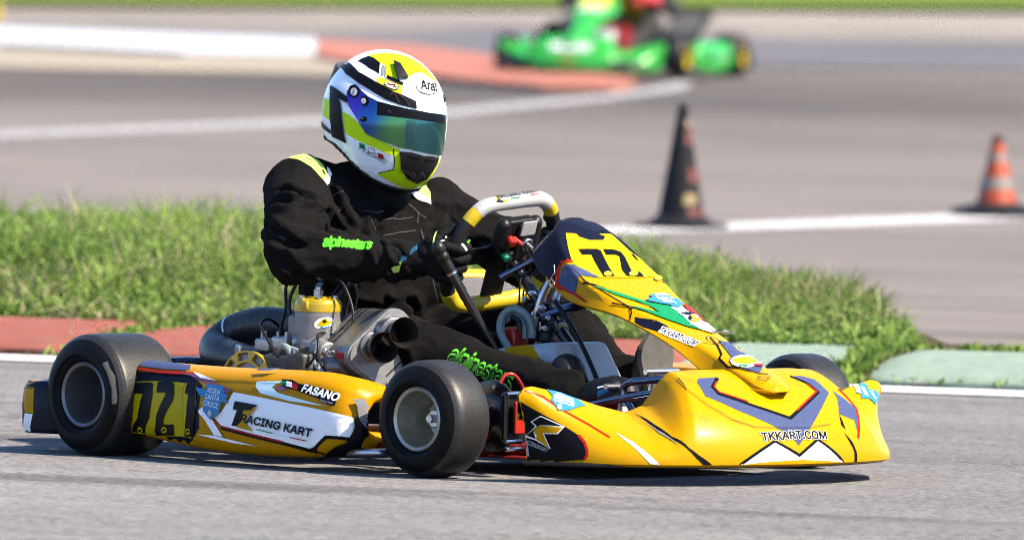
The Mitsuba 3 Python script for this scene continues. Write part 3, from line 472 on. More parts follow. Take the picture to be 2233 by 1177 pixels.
    'p2i': [[0.0063,0.0444],[0.0062,0.0424],[0.0056,0.0407],[0.0044,0.0392],[0.0028,0.0383],[0.001,0.0379],[-0.0009,0.0382],[-0.0027,0.0391],[-0.0042,0.0404],[-0.0053,0.0422],[-0.0058,0.0441],[-0.0057,0.046],[-0.0051,0.0478],[-0.0039,0.0492],[-0.0023,0.0502],[-0.0005,0.0505],[0.0014,0.0503],[0.0032,0.0494],[0.0047,0.0481],[0.0057,0.0463]],
    'p2s': [[-0.0007,0.0404],[0.0013,0.0474]],
    'p3': [[0.0104,0.004],[0.0101,0.0021],[0.009,0.0003],[0.0072,-0.0012],[0.0048,-0.0021],[0.0022,-0.0025],[-0.0004,-0.0023],[-0.0028,-0.0014],[-0.0048,-0.0001],[-0.0061,0.0017],[-0.0066,0.0036],[-0.0062,0.0056],[-0.0051,0.0074],[-0.0033,0.0088],[-0.0009,0.0098],[0.0017,0.0101],[0.0044,0.0099],[0.0067,0.0091],[0.0087,0.0077],[0.0099,0.006]],
    'p3i': [[0.0026,0.0057],[0.0025,0.005],[0.0021,0.0042],[0.0014,0.0037],[0.0005,0.0033],[-0.0005,0.0031],[-0.0015,0.0032],[-0.0024,0.0036],[-0.0031,0.0041],[-0.0036,0.0048],[-0.0038,0.0056],[-0.0037,0.0064],[-0.0032,0.0071],[-0.0026,0.0077],[-0.0017,0.008],[-0.0007,0.0082],[0.0003,0.0081],[0.0012,0.0078],[0.002,0.0072],[0.0024,0.0065]],
    'h_vent': [[-0.0058,-0.1078],[0.0167,-0.1093],[0.0523,-0.115],[0.0926,-0.1099],[0.0906,-0.1205],[0.0809,-0.1358],[0.0682,-0.1531],[0.0448,-0.1632],[0.0183,-0.1574],[0.0005,-0.1416]],
    'h_vs1': [[0.0098,-0.1189],[0.0258,-0.1201],[0.0429,-0.1233],[0.0423,-0.1275],[0.0229,-0.125],[0.011,-0.1223]],
    'h_vs2': [[0.0542,-0.1249],[0.0831,-0.1204],[0.0817,-0.1243],[0.0555,-0.1286]],
    'h_vt': [[-0.0002,-0.1447],[0.0209,-0.1525],[0.0389,-0.1641]],
    'h_vt2': [[0.0267,-0.1485],[0.0436,-0.1619],[0.052,-0.1477],[0.0634,-0.1554]],
    'h_tri': [[0.0255,0.0263],[0.0404,0.019],[0.0605,-0.0152],[0.0511,-0.0159],[0.0425,-0.0272],[0.0334,-0.003]],
}

def D(id, panel, fr):
    return DECALS[id]

class Panel:
    """a mesh that stickers can be laid on"""
    def __init__(self, mesh, smooth=35):
        self.mesh = tm(mesh)
        self.sc = mi.load_dict({'type': 'scene', 's': mikit.ply(self.mesh, None, smooth)})
    def cast(self, o, d):
        o, d = np.asarray(o, float), np.broadcast_to(np.asarray(d, float), np.shape(o))
        si = self.sc.ray_intersect(mi.Ray3f(mi.Point3f(*o.T), mi.Vector3f(*d.T)))
        ok = np.array(si.is_valid())
        t, n = np.array(si.t, float), np.array(si.sh_frame.n, float).T
        p = o + d * np.where(ok, t, 0)[:, None]
        n = np.where(((n * d).sum(1) > 0)[:, None], -n, n)
        return ok, p, n

def FR(o, n, up=(0, 0, 1)):
    R = frame(n, up)
    return np.asarray(o, float), R[:, 0], R[:, 1], R[:, 2]

INK = {'y': (0.3968, 0.2108, 0.00124), 'Y': (0.3844, 0.2914, 0.00124), 'k': (0.0036, 0.0036, 0.0054), 'n': (0.0048, 0.006, 0.0156), 'w': (0.80, 0.80, 0.82), 'r': (0.319, 0.0121, 0.0055), 'R': (0.3025, 0.011, 0.0165),
       'g': (0.0055, 0.176, 0.0605), 'b': (0.036, 0.18, 0.372), 'B': (0.03, 0.17, 0.44), 's': (0.045, 0.06, 0.132), 'S': (0.4125, 0.4275, 0.465), 'c': (0.55, 0.72, 0.75), 'p': (0.18, 0.072, 0.132), 'N': (0.50, 0.68, 0.010),
       'G': (0.09, 0.465, 0.03), 'L': (0.374, 0.561, 0.119), 'e': (0.15, 0.156, 0.168), 't': (0.021, 0.021, 0.024), 'v': (0.574, 0.574, 0.021), 'd': (0.042, 0.0396, 0.0396), 'h': (0.091, 0.08775, 0.0845), 'm': (0.2925, 0.3055, 0.325)}

def text_poly(text, h, bold):
    m = meshkit.text_mesh(text, h, 0.002, bold)
    v, f = m.vertices, m.faces
    top = f[(v[f][:, :, 2] > 0.001).all(1)]
    return shapely.union_all([Polygon(v[t][:, :2]) for t in top]).buffer(0)

def tri2d(poly, h):
    out = []
    for g in getattr(poly, 'geoms', [poly]):
        if g.is_empty or g.geom_type != 'Polygon' or g.area < 1e-9:
            continue
        v, f = trimesh.creation.triangulate_polygon(g, engine='earcut')
        v, f = trimesh.remesh.subdivide_to_size(np.column_stack([v, np.zeros(len(v))]), f, h, max_iter=12)
        out.append((v[:, :2], f))
    return out

def stk(key, panel, fr, items, mat='m_vinyl', edge=0.012, lift=0.0006, label=None):
    """one sticker of several flat coloured pieces, each laid a little above the one before"""
    o, u, w, n = fr
    V, F, NN, C = [], [], [], []
    at, lay = 0, lift
    for it in items:
        ink, id, kind = it[0], it[1], it[2] if len(it) > 2 else 'P'
        q = np.asarray(D(id, panel, fr), float)
        polys = []
        if kind == 'P':
            polys = [(ink, Polygon(q).buffer(0))]
        elif kind == 'L':
            polys = [(ink, LineString(q).buffer(it[3] / 2, cap_style=2))]
        elif kind == 'T':
            _, _, _, text, h, bold, shear, outline = it
            tp = text_poly(text, 1.0, bold)
            x0, y0, x1, y1 = tp.bounds
            L = np.linalg.norm(q[1] - q[0])
            e = (q[1] - q[0]) / L
            sx = L / (x1 - x0)
            # scale, slant, turn, move
            A = np.array([[sx, shear * h], [0, h]])
            Rm = np.array([[e[0], -e[1]], [e[1], e[0]]]) @ A
            tp = shapely.affinity.affine_transform(shapely.affinity.translate(tp, -x0, 0), [Rm[0, 0], Rm[0, 1], Rm[1, 0], Rm[1, 1], q[0][0], q[0][1]])
            if outline:
                polys.append((outline[0], tp.buffer(outline[1])))
            polys.append((ink, tp.buffer(0.0005) if bold and h > 0.015 else tp))
        for ik, poly in polys:
            for v, f in tri2d(poly, edge):
                ok, p, nn = panel.cast(o + u * v[:, :1] + w * v[:, 1:] + n * 1.0, -n)
                keep = ok[f].all(1)
                # leave out pieces that would bridge a step
                d = np.abs(p[f] - np.roll(p[f], 1, 1)).max((1, 2))
                keep &= d < max(4 * edge, 0.03)
                f = f[keep]
                if not len(f):
                    continue
                used, inv = np.unique(f, return_inverse=True)
                f = inv.reshape(-1, 3)
                p, nn = p[used] + nn[used] * lay, nn[used]
                a, b, c = p[f[:, 0]], p[f[:, 1]], p[f[:, 2]]
                bad = (np.cross(b - a, c - a) * nn[f[:, 0]]).sum(1) < 0
                f[bad] = f[bad][:, ::-1]
                V.append(p); F.append(f + at); NN.append(nn); C.append(np.tile(INK[ik], (len(p), 1)))
                at += len(p)
            lay += 0.0005
    if not V:
        return
    V, F, NN, C = np.vstack(V), np.vstack(F), np.vstack(NN), np.vstack(C)
    path = meshkit.write_ply(trimesh.Trimesh(V, F, process=False), False, None, C, normals=NN)
    key = number(key)
    scene[key] = {'type': 'ply', 'filename': path, 'face_normals': False, 'bsdf': {'type': 'ref', 'id': mat}}
    if label:
        labels[key] = {'label': label}
    return key

def stks(key, panel, fr, items, lift=0.0006, **more):
    for k, it in enumerate(items):
        stk(key, panel, fr, [it], lift=lift + 0.0005 * k, **more)

# ------------------------------------------------------------------ the setting: asphalt, paint, kerbs, grass
def seg_d(p, a, b):
    """distance from the ground point to the line through a and b"""
    ax, ay = a; bx, by = b
    L = math.hypot(bx - ax, by - ay)
    nx, ny = -(by - ay) / L, (bx - ax) / L
    return (p.x - ax) * nx + (p.y - ay) * ny

KD = np.array([0.9013, 0.4332])          # along the kerb
KN = np.array([-0.4332, 0.9013])         # away from the track
KO = np.array([-4.31, 2.73])             # a point of its front line

def asphalt(tone, warm, dark=None):
    def fn(p, n, uv):
        along, across = p.x * KD[0] + p.y * KD[1], p.x * KN[0] + p.y * KN[1]
        near = sstep(9.0, 3.0, across) if dark is not None else 0.0     # the stone grain, on the track itself
        big = fbm(p.x * 0.9, p.y * 0.9, 3.0)
        streak = fbm(along * 0.35, across * 7.0, 5.0, 4)
        g, w = mi.Float(0.5), mi.Float(0.5)
        if dark is not None:
            g = fbm(p.x * 85, p.y * 85, 1.0)
            w = mikit.voronoi(p.x * 75, p.y * 75)[2]
        huge = fbm(along * 0.10 + 7, across * 0.30, 8.0, 3)
        v = 0.50 + 0.26 * big + 0.36 * (huge - 0.22) + 0.34 * (streak - 0.2) + near * (0.80 * (g - 0.5) + 0.42 * (w - 0.5))
        v = v * (1 - 0.35 * sstep(0.62, 0.75, fbm(along * 0.25 + 40, across * 2.2, 9.0)))
        if dark is not None:
            v = v * dark(p)
        c = mix(tone, warm, fbm(p.x * 1.7, p.y * 1.7, 11.0))
        if dark is not None:      # an older, paler and warmer surface beyond the grass
            c = mix(c * 1.12, c * mi.Color3f(1.13, 1.05, 0.97), sstep(0.4, 0.7, across - (KO[0] * KN[0] + KO[1] * KN[1])))
        return c * v
    return fn

def abump(p, n, uv):
    return fbm(p.x * 90, p.y * 90, 2.0) + 0.5 * noise(p.x * 260, p.y * 260, 0)

def near_dark(p):
    d = seg_d(p, [(-30.31, 24.70)][0], [(-27.63, 27.01)][0])
    e = seg_d(p, [(-27.52, 27.65)][0], [(-24.20, 27.10)][0])
    w = 1 - 0.45 * sstep(9, 1, dr.abs(d)) * sstep(-20, -32, p.x)
    return w * (1 - 0.5 * sstep(5, 0.5, dr.abs(e)) * fbm(p.x * 0.4, p.y * 0.4, 0))

prin('m_asphalt', asphalt((0.1020, 0.1010, 0.1060), (0.1060, 0.1020, 0.1020), near_dark), 0.82, spec=0.35, bump=abump, bscale=0.0016)
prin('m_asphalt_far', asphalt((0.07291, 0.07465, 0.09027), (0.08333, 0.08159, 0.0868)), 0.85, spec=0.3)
prin('m_runoff', asphalt((0.1411, 0.1277, 0.121), (0.1546, 0.1411, 0.1277)), 0.9, spec=0.2)
prin('m_gravel', asphalt((0.1597, 0.1458, 0.1285), (0.1805, 0.1597, 0.125)), 0.95, spec=0.1)
def worn(c, under, k):
    def fn(p, n, uv):
        w = sstep(k, k + 0.25, fbm(p.x * 9, p.y * 9, p.z * 9, 4) * 0.6 + 0.4 * noise(p.x * 60, p.y * 60, 0))
        return mix(c, under, w) * (0.85 + 0.3 * fbm(p.x * 30, p.y * 30, 1.0))
    return fn
prin('m_white_line', worn((0.3996, 0.405, 0.4212), (0.1944, 0.189, 0.189), 0.58), 0.7)
prin('m_pale_line', worn((0.27, 0.272, 0.285), (0.17, 0.165, 0.165), 0.55), 0.75)
prin('m_grey_line', worn((0.165, 0.165, 0.172), (0.120, 0.118, 0.118), 0.5), 0.75)
prin('m_kerb_red', worn((0.155, 0.043, 0.028), (0.12, 0.065, 0.048), 0.52), 0.75, bump=abump, bscale=0.002)
prin('m_kerb_green', worn((0.1295, 0.1798, 0.1438), (0.1295, 0.1295, 0.1079), 0.60), 0.75, bump=abump, bscale=0.002)
prin('m_kerb_white', (0.30, 0.31, 0.33), 0.6)
prin('m_kerb_orange', worn((0.20, 0.070, 0.045), (0.17, 0.10, 0.08), 0.55), 0.7)
prin('m_soil', lambda p, n, uv: mix((0.02352, 0.0196, 0.01176), (0.08624, 0.07448, 0.05096), fbm(p.x * 22, p.y * 22, p.z * 9)), 0.95, spec=0.1, bump=abump, bscale=0.012)
prin('m_far_grass', lambda p, n, uv: mix((0.0378, 0.0672, 0.0105), (0.0714, 0.0966, 0.021), fbm(p.x * 0.35, p.y * 0.35, 0, 4)), 0.95, spec=0.1)

def struct(key, mesh, mat, smooth=False):
    scene[key] = mikit.ply(cat(mesh) if isinstance(mesh, list) else mesh, mat, smooth)
    labels[key] = {'kind': 'structure'}

FH = np.array([FWD[0], FWD[1], 0]) / math.hypot(FWD[0], FWD[1])
def gz(x, y):
    """the land is level round the kerb and climbs gently towards the far bend"""
    return 0.015 * np.maximum((x - EYE[0]) * FH[0] + (y - EYE[1]) * FH[1] - 48.0, 0)
def lifted(m):
    m.vertices[:, 2] += gz(m.vertices[:, 0], m.vertices[:, 1])
    return m
SD = np.array([FH[1], -FH[0]])
base = [[(EYE[0] + FH[0] * a + SD[0] * b, EYE[1] + FH[1] * a + SD[1] * b, 0.015 * max(a - 48, 0)) for b in (-260, 260)] for a in (-40, 48, 320)]
struct('race_track', grid(np.array(base), flip=True), 'm_asphalt')
struct('run_off', lifted(sheet([(-45.25, 33.28), (-40.40, 29.50), (-39.79, 32.71), (-38.23, 34.31), (-39.06, 37.35), (-36.36, 39.53), (-33.09, 41.67), (-42.27, 52.03), (-43.47, 46.79), (-45.17, 37.25)], 0.006)), 'm_runoff')
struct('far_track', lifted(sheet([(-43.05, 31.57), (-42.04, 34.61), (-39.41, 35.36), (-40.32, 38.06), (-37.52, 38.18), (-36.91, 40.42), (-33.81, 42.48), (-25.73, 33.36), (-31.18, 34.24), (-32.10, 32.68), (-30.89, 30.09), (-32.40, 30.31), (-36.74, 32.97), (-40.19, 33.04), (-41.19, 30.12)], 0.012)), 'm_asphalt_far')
struct('gravel_verge', lifted(sheet([(-38.52, 28.03), (-37.16, 30.48), (-35.61, 30.77), (-34.98, 31.40), (-32.45, 29.95), (-30.40, 28.85), (-31.15, 28.23), (-31.87, 27.88), (-32.85, 26.84), (-33.53, 24.13)], 0.010)), 'm_gravel')
struct('far_grass', lifted(sheet([(-45.94, 33.82), (-45.55, 36.19), (-45.17, 37.25), (-44.75, 40.20), (-44.18, 43.65), (-43.47, 46.79), (-42.72, 50.23), (-41.85, 56.34)] + [(EYE[0] + FH[0] * 300 + SD[0] * b, EYE[1] + FH[1] * 300 + SD[1] * b) for b in (80, -80)], 0.05)), 'm_far_grass')

def paint(name, pts, mat, z=0.005, label=None):
    struct(name, lifted(sheet(pts, z)), mat)
paint('pit_line', [(-22.06, 15.17), (-24.10, 19.46), (-25.29, 22.74), (-26.47, 24.85), (-28.02, 27.38), (-28.97, 28.73), (-30.06, 30.02), (-29.76, 29.85), (-28.72, 28.79), (-27.29, 26.80), (-25.46, 23.92), (-24.40, 21.94), (-23.28, 18.76), (-21.29, 14.57)], 'm_grey_line')
paint('cone_line', [(-11.42, 9.40), (-12.85, 12.32), (-13.44, 13.72), (-14.65, 16.90), (-15.19, 18.53), (-14.44, 17.75), (-13.73, 15.98), (-12.66, 12.98), (-12.07, 11.59), (-10.68, 8.76)], 'm_pale_line')

# kerb: coloured slabs that rise away from the track
def kpt(s, t, z=0.0):
    q = KO + KD * s + KN * t
    return (q[0], q[1], z)
paint('edge_line', [kpt(s, t)[:2] for s, t in ((-14, -0.34), (16, -0.36), (16, -0.02), (-14, -0.01))], 'm_white_line')
KS = 'kerb'
scene[KS + '__bed'] = mikit.ply(grid(np.array([[kpt(s, t, z) for s in (-14, 16)] for t, z in ((0.02, -0.02), (0.02, 0.018), (0.62, 0.072), (0.66, 0.05), (0.66, -0.02))])), 'm_soil')
labels[KS] = {'kind': 'structure'}
def slab(s0, s1, mat, sk0=0.0, sk1=0.0, seed=0):
    n = 30
    rows = []
    for t, z in ((0.0, -0.01), (0.0, 0.020), (0.012, 0.029), (0.15, 0.048), (0.30, 0.066), (0.45, 0.078), (0.585, 0.084), (0.60, 0.076), (0.60, 0.0)):
        r = []
        for k in range(n + 1):
            a = k / n
            s = (s0 + sk0 * t) * (1 - a) + (s1 + sk1 * t) * a
            e = 0.02 * min(1, min(a, 1 - a) * 40) - 0.02
            w = 0.012 * (meshkit.fbm(np.array([[s * 3, t * 5, seed]]))[0] - 0.5)
            edge = 0.05 * (meshkit.fbm(np.array([[s * 5, seed + 3.0, 0]]))[0] - 0.5) if t > 0.5 or t < 0.02 else 0
            r.append(kpt(s, t + edge, z + (e + w if z > 0.01 else 0)))
        rows.append(r)
    A = np.array(rows)
    m = grid(A)
    caps = []
    for k in (0, -1):
        ring = A[:, k]
        low = ring.copy(); low[:, 2] = -0.02
        caps.append(grid(np.stack([ring, low]), flip=(k == 0)))
    return cat([m] + caps)
KC = [(-14, -9.0, 'm_kerb_red'), (-8.985, -4.3, 'm_kerb_red'), (-4.28, -2.02, 'm_kerb_red'), (-2.0, 0.23, 'm_kerb_red'), (0.26, 1.925, 'm_kerb_red'), (1.945, 2.43, 'm_kerb_green'), (2.51, 4.2, 'm_kerb_green'), (4.23, 7.0, 'm_kerb_green'), (7.03, 11, 'm_kerb_green'), (11.03, 16, 'm_kerb_green')]
for k, (a, b, mt) in enumerate(KC):
    key = number(KS + '__slab')
    scene[key] = mikit.ply(slab(a, b, mt, -0.15 if a == 2.51 else 0.0, -0.22 if b == 2.43 else 0.0, k), mt, 40)

# far kerb, white then orange red, standing a step above the asphalt
def far_slab(name, pts, mat):
    key = number('far_kerb__' + name)
    scene[key] = mikit.ply(lifted(extrude(Polygon(pts), -0.02, 0.04)), mat, False)
labels['far_kerb'] = {'kind': 'structure'}
far_slab('white_slab', [(-43.03, 31.56), (-39.75, 32.67), (-38.08, 32.93), (-37.05, 33.25), (-34.20, 30.69), (-34.65, 29.93), (-36.53, 29.95), (-38.05, 27.66)], 'm_kerb_white')
far_slab('red_slab', [(-36.86, 33.09), (-35.69, 32.91), (-33.37, 31.61), (-31.23, 30.21), (-29.53, 29.15), (-28.29, 27.78), (-28.64, 27.52), (-29.86, 27.97), (-31.56, 28.95), (-34.03, 30.55)], 'm_kerb_orange')

# verge behind the kerb: a low bank with tufts of grass and clover
def ground_z(s, t):
    return 0.070 + 0.10 * mikit_smooth(0.6, 2.0, t) * (1 - 0.5 * mikit_smooth(1.2, 2.6, s))
def mikit_smooth(a, b, x):
    t = np.clip((np.asarray(x, float) - a) / (b - a), 0, 1)
    return t * t * (3 - 2 * t)
def t_back(s):
    return (0.85 + 0.3 * meshkit.fbm(np.stack([np.asarray(s) * 4, 0 * np.asarray(s), 0 * np.asarray(s)], -1))) * np.interp(s, [-14, -1.0, 0.0, 0.8, 1.5, 1.9, 2.1, 2.3, 2.5, 2.62], [4.4, 4.3, 3.9, 2.6, 1.9, 1.6, 1.35, 1.0, 0.68, 0.57])
SS, TT = np.meshgrid(np.linspace(-14, 3.4, 120), np.linspace(0, 1, 30))
TB = 0.60 + TT * (np.maximum(t_back(SS), 0.9) + 0.35 - 0.60)
ZZ = ground_z(SS, TB) * (1 - mikit_smooth(0.8, 1.0, TT)) - 0.01 * TT + 0.03 * (meshkit.fbm(np.stack([SS * 4, TB * 4, SS * 0], -1)) - 0.5) * (1 - TT)
VP = np.stack([KO[0] + KD[0] * SS + KN[0] * TB, KO[1] + KD[1] * SS + KN[1] * TB, ZZ], -1)
struct('verge', grid(VP), 'm_soil', True)

def blades(n, s_rng, tf, hf, seed, wid=(0.005, 0.011), pal=None, lean=0.45):
    g = np.random.default_rng(seed)
    s = g.uniform(*s_rng, n)
    t = 0.56 + (tf(s) - 0.56) * g.random(n) ** 0.85
    ok = (t > 0.63 + 0.07 * mikit_smooth(1.4, 2.0, s)) & (g.random(n) > 0.55 * mikit_smooth(1.9, 2.6, s))
    s, t = s[ok], t[ok]
    n = len(s)
    cl = meshkit.fbm(np.stack([s * 2.2, t * 2.2, s * 0 + seed], -1), 3)
    h = hf(s, t) * (0.4 + 0.75 * g.random(n) + 0.35 * g.random(n) ** 5) * (0.45 + 1.1 * cl)
    w = g.uniform(*wid, n)
    a = g.uniform(0, 2 * np.pi, n)
    dirv = np.stack([np.cos(a), np.sin(a), 0 * a], -1)
    ln = g.normal(0, lean, (n, 2)) * h[:, None]
    base = np.stack([KO[0] + KD[0] * s + KN[0] * t, KO[1] + KD[1] * s + KN[1] * t, ground_z(s, t) - 0.015], -1)
    L3 = np.column_stack([ln, np.zeros(n)])
    mid = base + L3 * 0.32 + np.stack([0 * h, 0 * h, h * 0.58], -1)
    tip = base + L3 + np.stack([0 * h, 0 * h, h * np.sqrt(np.clip(1 - (ln**2).sum(1) / h**2 * 0.5, 0.15, 1))], -1)
    d = dirv * w[:, None]
    V = np.stack([base - d, base + d, mid - d * 0.8, mid + d * 0.8, tip], 1).reshape(-1, 3)
    i = np.arange(n)[:, None] * 5
    F = np.concatenate([i + [0, 1, 3], i + [0, 3, 2], i + [2, 3, 4]], 1).reshape(-1, 3)
    k = np.clip(cl * 1.5 - 0.25 + g.normal(0, 0.22, n), 0, 1)[:, None]
    c = np.asarray(pal[0]) * (1 - k) + np.asarray(pal[1]) * k
    patch = np.clip((meshkit.fbm(np.stack([s * 1.6, t * 1.6, s * 0 + 5.0], -1), 3) - 0.52) * 5, 0, 0.8)
    dry = g.random(n) < 0.05 + 0.45 * patch
    c[dry] = np.array(pal[2])
    return V, F, np.repeat(c, 5, 0)
def leaves(n, s_rng, tf, hf, seed, size, pal):
    g = np.random.default_rng(seed)
    s = g.uniform(*s_rng, n)
    t = 0.56 + (tf(s) - 0.56) * g.random(n)
    cl = meshkit.fbm(np.stack([s * 3, t * 3, s * 0 + seed], -1), 3)
    z = ground_z(s, t) + hf(s, t) * (0.25 + 0.75 * g.random(n)) * (0.5 + 0.8 * cl)
    c0 = np.stack([KO[0] + KD[0] * s + KN[0] * t, KO[1] + KD[1] * s + KN[1] * t, z], -1)
    u = g.normal(size=(n, 3)); u[:, 2] *= 0.4; u /= np.linalg.norm(u, axis=1, keepdims=True)
    v = np.cross(u, g.normal(size=(n, 3)) + [0, 0, 1.2]); v /= np.linalg.norm(v, axis=1, keepdims=True)
    r = size * (0.5 + g.random(n))[:, None]
    V = np.stack([c0 - u * r, c0 + v * r * 0.6, c0 + u * r, c0 - v * r * 0.6], 1).reshape(-1, 3)
    i = np.arange(n)[:, None] * 4
    F = np.concatenate([i + [0, 1, 2], i + [0, 2, 3]], 1).reshape(-1, 3)
    k = np.clip(cl + g.normal(0, 0.25, n), 0, 1)[:, None]
    c = np.asarray(pal[0]) * (1 - k) + np.asarray(pal[1]) * k
    return V, F, np.repeat(c, 4, 0)
def hgt(s, t):
    return 0.150 * (0.45 + 0.55 * mikit_smooth(0.6, 1.3, t)) * (1.0 - 0.18 * mikit_smooth(0.8, 1.5, s) - 0.42 * mikit_smooth(1.8, 2.5, s))
PAL = ((0.058, 0.115, 0.022), (0.235, 0.325, 0.085), (0.30, 0.28, 0.16))
parts = [blades(88000, (-6.0, 2.52), t_back, hgt, 1, (0.0035, 0.008), pal=PAL, lean=0.55), blades(26000, (0.3, 2.52), t_back, hgt, 4, (0.0035, 0.008), pal=PAL, lean=0.55), blades(7000, (-6, 2.35), lambda s: 0.80 + 0 * s, lambda s, t: 0.08 + 0 * s, 2, pal=PAL, lean=0.7),
         leaves(48000, (-6, 2.42), t_back, hgt, 3, 0.009, ((0.065, 0.135, 0.026), (0.235, 0.335, 0.10)))]
# weeds in the kerb joints and at the right end of the kerb
def weeds(n, cs, ct, rs, rt_, h, seed):
    g = np.random.default_rng(seed)
    s, t = g.normal(cs, rs, n), g.normal(ct, rt_, n)
    if rt_ > 0.16:
        s = s - 0.18 * t      # along the slanting joint
    hh = h * (0.4 + 0.8 * g.random(n))
    z0 = np.interp(t, [0, 0.6], [0.02, 0.08]) - 0.01
    base = np.stack([KO[0] + KD[0] * s + KN[0] * t, KO[1] + KD[1] * s + KN[1] * t, z0], -1)
    a = g.uniform(0, 2 * np.pi, n)
    d = np.stack([np.cos(a), np.sin(a), 0 * a], -1) * g.uniform(0.004, 0.012, n)[:, None]
    off = np.column_stack([g.normal(0, 0.5, (n, 2)) * hh[:, None], hh])
    V = np.stack([base - d * 0.5, base + d * 0.5, base + off * 0.6 + d, base + off * 0.6 - d, base + off], 1).reshape(-1, 3)
    i = np.arange(n)[:, None] * 5
    F = np.concatenate([i + [0, 1, 2], i + [0, 2, 3], i + [3, 2, 4]], 1).reshape(-1, 3)
    k = g.random(n)[:, None]
    c = np.array(PAL[0]) * (1 - k) + np.array(PAL[1]) * k
    return V, F, np.repeat(c, 5, 0)
parts += [weeds(380, 2.475, 0.25, 0.020, 0.17, 0.050, 5), weeds(450, 2.9, 0.02, 0.25, 0.012, 0.018, 7), weeds(300, 0.27, 0.42, 0.10, 0.12, 0.03, 8), weeds(200, 0.22, 0.2, 0.02, 0.15, 0.03, 9),
          weeds(160, 2.75, 0.68, 0.15, 0.04, 0.03, 10), weeds(120, 3.3, 0.72, 0.25, 0.05, 0.035, 11)]
V, F, C_, at = [], [], [], 0
for v, f, c in parts:
    V.append(v); F.append(f + at); C_.append(c); at += len(v)
scene['m_grass'] = {'type': 'twosided', 'bsdf': {'type': 'principled', 'base_color': {'type': 'mesh_attribute', 'name': 'vertex_color'}, 'roughness': 0.55, 'specular': 0.35}}
scene['m_grass'] = {'type': 'principledthin', 'base_color': {'type': 'mesh_attribute', 'name': 'vertex_color'}, 'roughness': 0.55, 'diff_trans': 0.7, 'eta': 1.3}
scene['grass'] = mikit.ply(trimesh.Trimesh(np.vstack(V), np.vstack(F), process=False), 'm_grass', False, color=np.vstack(C_))
labels['grass'] = {'label': 'lush green grass and clover on the bank behind the kerb', 'category': 'grass', 'kind': 'stuff'}
# crumbled stones at the end of the grass
g_ = np.random.default_rng(12)
st = []
for k in range(70):
    s, t = g_.uniform(2.95, 4.2), g_.uniform(0.62, 0.95)
    m = trimesh.creation.icosphere(1, 0.010 + 0.025 * g_.random() ** 2)
    m.vertices *= g_.uniform(0.6, 1.3, 3)
    m.vertices += g_.normal(0, 0.0025, m.vertices.shape)
    m.vertices += kpt(s, t, 0.06)
    st.append(m)
scene['rubble'] = mikit.ply(cat(st), 'm_gravel', False)
labels['rubble'] = {'label': 'pale crumbled stones and soil at the end of the grass', 'category': 'rubble', 'kind': 'stuff'}
struct('soil_strip', grid(np.array([[kpt(s, t, z) for s in np.linspace(2.6, 16, 30)] for t, z in ((0.58, 0.05), (0.7, 0.065), (0.95, 0.045), (1.3, -0.01))])), 'm_soil', True)

# traffic cones
prin('m_cone_black', lambda p, n, uv: mix((0.005, 0.006, 0.009), (0.014, 0.014, 0.017), fbm(p.x * 25, p.y * 25, p.z * 12)), 0.6, spec=0.12)
prin('m_cone_orange', (0.2376, 0.033, 0.00495), 0.5)
prin('m_cone_grey', (0.126, 0.12, 0.111), 0.5)
prin('m_cone_cream', (0.1782, 0.135, 0.0594), 0.55)
prin('m_cone_red', (0.0816, 0.012, 0.0072), 0.6)
def cone(key, at, H, r0, r1, base, label, bands, turn, sq):
    thing(key, label, 'traffic cone', None)
    b = [(base * 0.98, 0.0), (base, 0.008), (base * 0.97, 0.030), (base * 0.80, 0.044), (r0 * 1.25, 0.056), (r0 * 1.02, 0.064)]
    if sq:
        m = cat([tm(hull([((sx * base, sy * base, 0.012), 0.012) for sx in (-1, 1) for sy in (-1, 1)], 12)), lathe([(r0 * 1.5, 0.02), (r0 * 1.1, 0.05), (r0, 0.056)], (0, 0, 0), (0, 0, 1), 36)])
        m.apply_transform(trimesh.transformations.rotation_matrix(turn, [0, 0, 1]))
    else:
        m = lathe(b[::1], (0, 0, 0), (0, 0, 1), 40)
    m.vertices += (at[0], at[1], 0)
    obj('base', m, 'm_cone_black', key, 40)
    def rad(z): return r0 + (r1 - r0) * (z - 0.05) / (H - 0.05)
    zs = [0.05] + [z for bb in bands for z in bb[:2]] + [H]
    prof = [(rad(z), z) for z in np.linspace(0.05, H, 14)] + [(r1 * 0.7, H + 0.004), (r1 * 0.65, H - 0.02)]
    obj('body', lathe(prof, (at[0], at[1], 0), (0, 0, 1), 40), 'm_cone_orange' if not sq else 'm_cone_black', key, 40)
    for z0, z1, mat, a0, a1 in bands:
        th = np.linspace(a0, a1, 33)
        rows = []
        for k, z in enumerate(np.linspace(z0, z1, 7)):
            e = 0.0 if a1 - a0 > 6 else 1.0
            rr = rad(z) + 0.0022
            wob = e * 0.18 * (meshkit.noise(np.array([z * 60, z0 * 50, 3.0])) - 0.5)
            rows.append([(at[0] + rr * math.cos(t + wob), at[1] + rr * math.sin(t + wob), z) for t in th])
        obj('sleeve' if a1 - a0 > 6 else 'paint_patch', grid(np.array(rows)), mat, key, True)
c1, c2 = (-13.295, 13.952, 0), (-14.404, 16.914, 0)
A0 = math.atan2(0.2, 0.98)
cone('traffic_cone', c1, 0.505, 0.095, 0.018, 0.135, 'tall black cone with flaking red and cream patches, nearer the grass', [(0.10, 0.145, 'm_cone_cream', A0 - 0.8, A0 - 0.1), (0.19, 0.25, 'm_cone_red', A0 - 0.5, A0 + 0.5), (0.345, 0.40, 'm_cone_red', A0 - 0.6, A0 + 0.3), (0.415, 0.445, 'm_cone_cream', A0 - 0.5, A0 + 0.2), (0.052, 0.085, 'm_cone_red', A0 - 0.7, A0 + 0.2)], 0.3, True)
